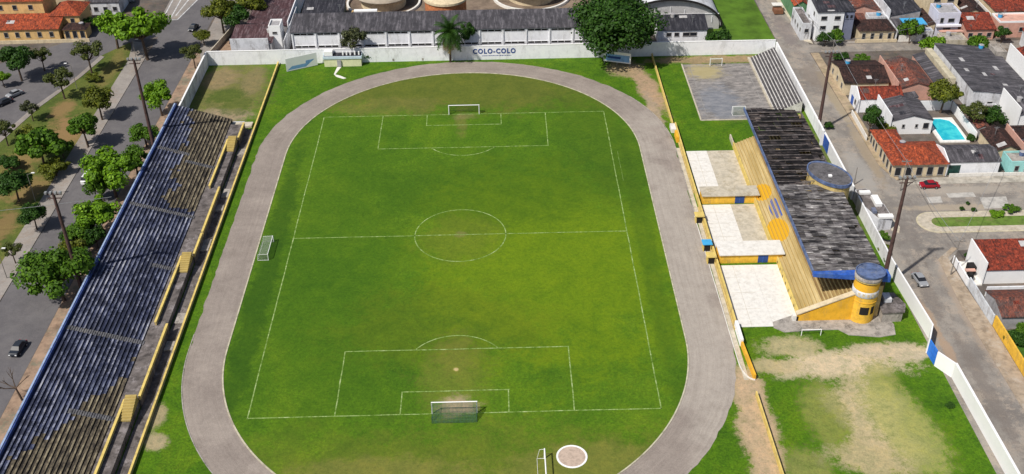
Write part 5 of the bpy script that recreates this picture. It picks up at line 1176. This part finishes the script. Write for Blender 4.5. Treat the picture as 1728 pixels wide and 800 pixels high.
T = [
 ('street_tree','large bright lime tree at the far junction, left of a pair',190,43,64,'bright',1,'tree'),
 ('street_tree','largest bright lime tree at the far junction beside the avenue',238,50,84,'bright',1,'tree'),
 ('street_tree','dark green tree with bare trunk on the far left road, above the silver car',27,102,52,'dark',1.1,'tree'),
 ('street_tree','thin brownish tree right of the dark green one on the far left road',69,97,34,'dull',1.1,'tree'),
 ('street_tree','wide sparse brown-green tree before the lime trees',147,92,52,'dull',1,'tree'),
 ('street_tree','flat dark olive tree on the left road pavement below the sparse one',101,137,48,'dull',1.05,'tree'),
 ('street_tree','olive green tree at the avenue kerb, halfway up the median',165,172,50,'olive',1.05,'tree'),
 ('street_tree','small pale tree on the path of the far left road',50,184,32,'grey',1.1,'tree'),
 ('street_tree','rounded green tree at the avenue kerb below the olive one',140,214,54,'mid',1.1,'tree'),
 ('street_tree','dark tree cut by the left edge beside the far left road',6,222,38,'dull',1.1,'tree'),
 ('street_tree','bright green tree on the verge behind the white corner wall',266,161,54,'bright',1.1,'tree'),
 ('street_tree','dark green tree at the foot of the far rusty mast',243,226,50,'mid',.8,'tree'),
 ('street_tree','big bright green tree leaning over the terrace back wall, far part',184,286,84,'bright',1,'tree'),
 ('bush','low green bush between the big bright tree and the terrace wall',170,318,50,'bushmid',1.3,'bush'),
 ('bush','low dark bush right of the darker green tree against the terrace wall',160,402,40,'bushdark',1.4,'bush'),
 ('bush','olive bush between widest dark tree and darker green tree',122,425,44,'busholive',1.4,'bush'),
 ('bush','olive low bush on the median by the path',48,226,40,'busholive',.8,'bush'),
 ('bush','mid green bush on the median, right part below the wide one',104,252,40,'bushmid',1.1,'bush'),
 ('bush','small olive bush on the median near the sparse tree',158,130,26,'busholive',.7,'bush'),
 ('bush','dark bush at the base of the near mast beside the terrace',118,405,34,'bushdark',1.3,'bush'),
 ('street_tree','green tree touching the terrace back wall, right of the big bright one',226,270,50,'mid',1,'tree'),
 ('street_tree','bright green tree behind the terrace between two masts',161,360,72,'bright',.9,'tree'),
 ('street_tree','darker green tree below the bright one behind the terrace',133,392,54,'mid',.8,'tree'),
 ('street_tree','widest dark green tree at the near mast behind the terrace',94,462,118,'wide',1,'tree'),
 ('street_tree','round dark tree near the left edge on the median',23,312,56,'dark',.9,'tree'),
 ('street_tree','small dark tree at the avenue kerb beside the lamp',55,364,42,'dark',1.05,'tree'),
 ('street_tree','small dull tree at the kerb near the left edge',20,425,34,'dull',1.1,'tree'),
 ('bush','wide green bush on the median',66,250,86,'bushmid',1,'bush'),
 ('bush','olive bush right of the wide green bush on the median',92,285,48,'busholive',.8,'bush'),
 ('bush','dark green bush at the left edge above the round dark tree',14,275,40,'bushdark',.8,'bush'),
 ('street_tree','bright green tree cut by the left edge, far road',3,132,26,'bright',1,'tree'),
 ('street_tree','olive tree at the far left corner of the stadium pavement',325,92,36,'dull',1.1,'tree'),
 ('street_tree','small olive tree by the black car on the avenue',342,62,28,'olive',.9,'tree'),
 ('street_tree','tall yellow-olive tree behind the far left yard',372,22,56,'olive',1,'tree'),
 ('street_tree','dark green tree right of the yellow-olive one behind the far left yard',398,30,48,'dark',1,'tree'),
 ('street_tree','bushy olive tree at the top edge left of the maroon roof',425,8,52,'olive',1,'tree'),
 ('street_tree','grey-green thin tree before the long white school front',597,66,46,'grey',1.25,'tree'),
 ('large_tree','very large dark green tree over the far wall',1040,50,128,'big',.9,'tree'),
 ('tree','dark green tree right of the palm at the far wall',789,58,28,'dark',1.6,'tree'),
 ('bush','small dark bush beside the hut at the far wall',621,96,18,'bushdark',1,'bush'),
 ('bush','dark bush right of the annex behind the far wall',1214,66,42,'bushdark',1,'bush'),
 ('bush','round dark tree in the white house front yard on the right street',1472,201,36,'ball',1.5,'tree'),
 ('bush','yellow-green round bush behind the narrow grey roof',1574,78,40,'bushbright',1.3,'bush'),
 ('bush','green bush beside the blue tarpaulin',1538,53,40,'bushmid',1.4,'bush'),
 ('bush','green bush before the bright red front roof',1650,78,40,'bushmid',1.3,'bush'),
 ('tree','olive tree in the yard above the swimming pool',1594,160,52,'olive',1,'tree'),
 ('tree','dark olive tree right of the pool wall',1643,192,46,'dull',1,'tree'),
 ('bush','dark green bush in the yards right of the pool',1676,198,40,'bushdark',1.2,'bush'),
 ('bush','dark hedge bush before the white three-storey house, left',1393,66,28,'bushdark',1.2,'bush'),
 ('bush','green hedge bush before the white three-storey house, right',1411,62,28,'bushmid',1.2,'bush'),
 ('bush','dark small tree among the pink terraces at the right edge',1693,56,26,'ball',1.1,'bush'),
 ('bush','green bush on the strip between grandstand and street wall',1489,398,24,'bushmid',.8,'bush'),
 ('bush','olive bush below the green one between grandstand and street wall',1494,420,22,'busholive',.8,'bush'),
 ('bush','small green bush under the dark oval tank',1462,345,18,'bushmid',1,'bush'),
 ('bush','small bright bush on the strip behind the rear edge of the grey roof',1482,378,18,'bushbright',.9,'bush'),
 ('bush','tuft of dark green shrub on the strip near the round tower',1499,440,18,'bushdark',.8,'bush'),
 ('bush','low shrub by the wall under the far mast',1398,212,16,'bushdark',1,'bush'),
 ('bush','brown-green bush behind the red hip-roofed wing',1496,218,28,'busholive',1,'bush'),
 ('bush','low green bush at the end of the square island',1706,352,28,'bushmid',.5,'bush'),
 ('bush','low green bush on the square island, left of the end one',1683,361,26,'bushbright',.4,'bush'),
 ('bush','tiny dark bush left of three north of the island',1623,352,9,'bushdark',.9,'bush'),
 ('bush','tiny dark bush topmost of three north of the island',1633,343,8,'bushdark',.9,'bush'),
 ('bush','tiny dark bush right of three north of the island',1643,354,10,'bushdark',.9,'bush'),
 ('bush','dark hedge behind the upper end of the yellow wall at the lower right',1712,570,34,'bushdark',.7,'bush'),
 ('bush','green garden bush at the lower right edge behind the yellow wall',1732,560,44,'bushmid',.6,'bush'),
 ('bush','green bush by the dark roofed house on the cross street',1456,100,30,'bushmid',.7,'bush'),
 ('bush','dark bush at the pole before the dark roofed house',1420,96,26,'bushdark',.7,'bush'),
 ('bush','dark low bush in the grass near the blue gate, inside the wall',1604,684,16,'bushdark',.35,'bush'),
 ('bush','small bush at the corner below the white house, beside the utility pole',1632,432,12,'bushdark',1,'bush'),
 ('bush','dark shrub in the pool yard along its right wall',1640,232,18,'bushdark',.7,'bush'),
 ('bush','dark bush at the right edge below the turquoise house',1722,272,28,'bushdark',.9,'bush'),
 ('tree','olive tree at the top right corner of the town',1724,4,30,'olive',1,'tree'),
 ('bush','dark green bush by the far ochre building porch',150,40,26,'bushdark',1,'bush'),
]
for nm, lb, u, v, wpx, key, tall, cat in T:
    nm = 'tree' if nm == 'bush' and cat == 'tree' else nm
    tree(nm, lb, u, v, wpx, key, tall, cat)
# palm
px_, py_ = -4.2, 83.3
pm = thing('palm_tree', 'palm tree behind the far wall near the club lettering', 'palm', (px_,py_,0))
MB().tube((px_,py_,0),(px_+.2,py_-.2,8.6),.32,.22,10).build('trunk', 'bark', pm)
rnd = random.Random(5); mb = MB(); dead = MB()
for i in range(52):
    a = i*2.4; el = R_(80-i*2.7); L_ = rnd.uniform(4.4,6.0); p = Vector((px_+.2,py_-.2,8.6)); d = Vector((math.cos(a)*math.cos(el), math.sin(a)*math.cos(el), math.sin(el)))
    tgt = mb if i < 41 else dead; nseg = 9
    for k in range(nseg):
        q = p+d*L_/nseg; side = d.cross(Vector((0,0,1))).normalized()*(.62*math.sin(math.pi*(k+.8)/(nseg+1)))
        for sg in (-1, 1):
            for m_ in (0,.25,.5,.75): 
                b0 = p.lerp(q, m_); b1 = p.lerp(q, m_+.24); tip = b0+side*sg*2.5+d*.25-Vector((0,0,.28)); tgt.face([b0, b1, tip])
        tgt.tube(tuple(p), tuple(q), .03, n=4)
        p = q; d = (d+Vector((0,0,-.16-.01*k))).normalized()
mb.build('frond', 'lfdark', pm); dead.build('dry_frond', plain('dry_palm_leaf', (.30,.24,.10), .2, 1), pm)
# leafless tree at the lower left
bx_, by_ = G(38, 676); bt2 = thing('bare_tree', 'small leafless dark tree on the verge at the lower left behind the terrace', 'tree', (bx_,by_,0)); mb = MB(); mb.tube((bx_,by_,0),(bx_-.4,by_,3.0),.2,.14,8)
def branch(p, d, L_, r, dep):
    q = p+d*L_; mb2.tube(tuple(p), tuple(q), r, r*.55, 5)
    if dep:
        for _ in range(3): branch(p.lerp(q, rnd.uniform(.6,1)), (d+Vector((rnd.uniform(-.8,.8),rnd.uniform(-.8,.8),rnd.uniform(-.2,.6)))).normalized(), L_*.62, r*.55, dep-1)
mb2 = MB()
for d in ((-1,.3,.35),(-.3,.6,.7),(.7,.2,.6),(-.8,-.5,.4)): branch(Vector((bx_-.4,by_,2.9)), Vector(d).normalized(), 2.0, .12, 2)
mb.build('trunk', 'bark', bt2); mb2.build('branches', 'bark', bt2)
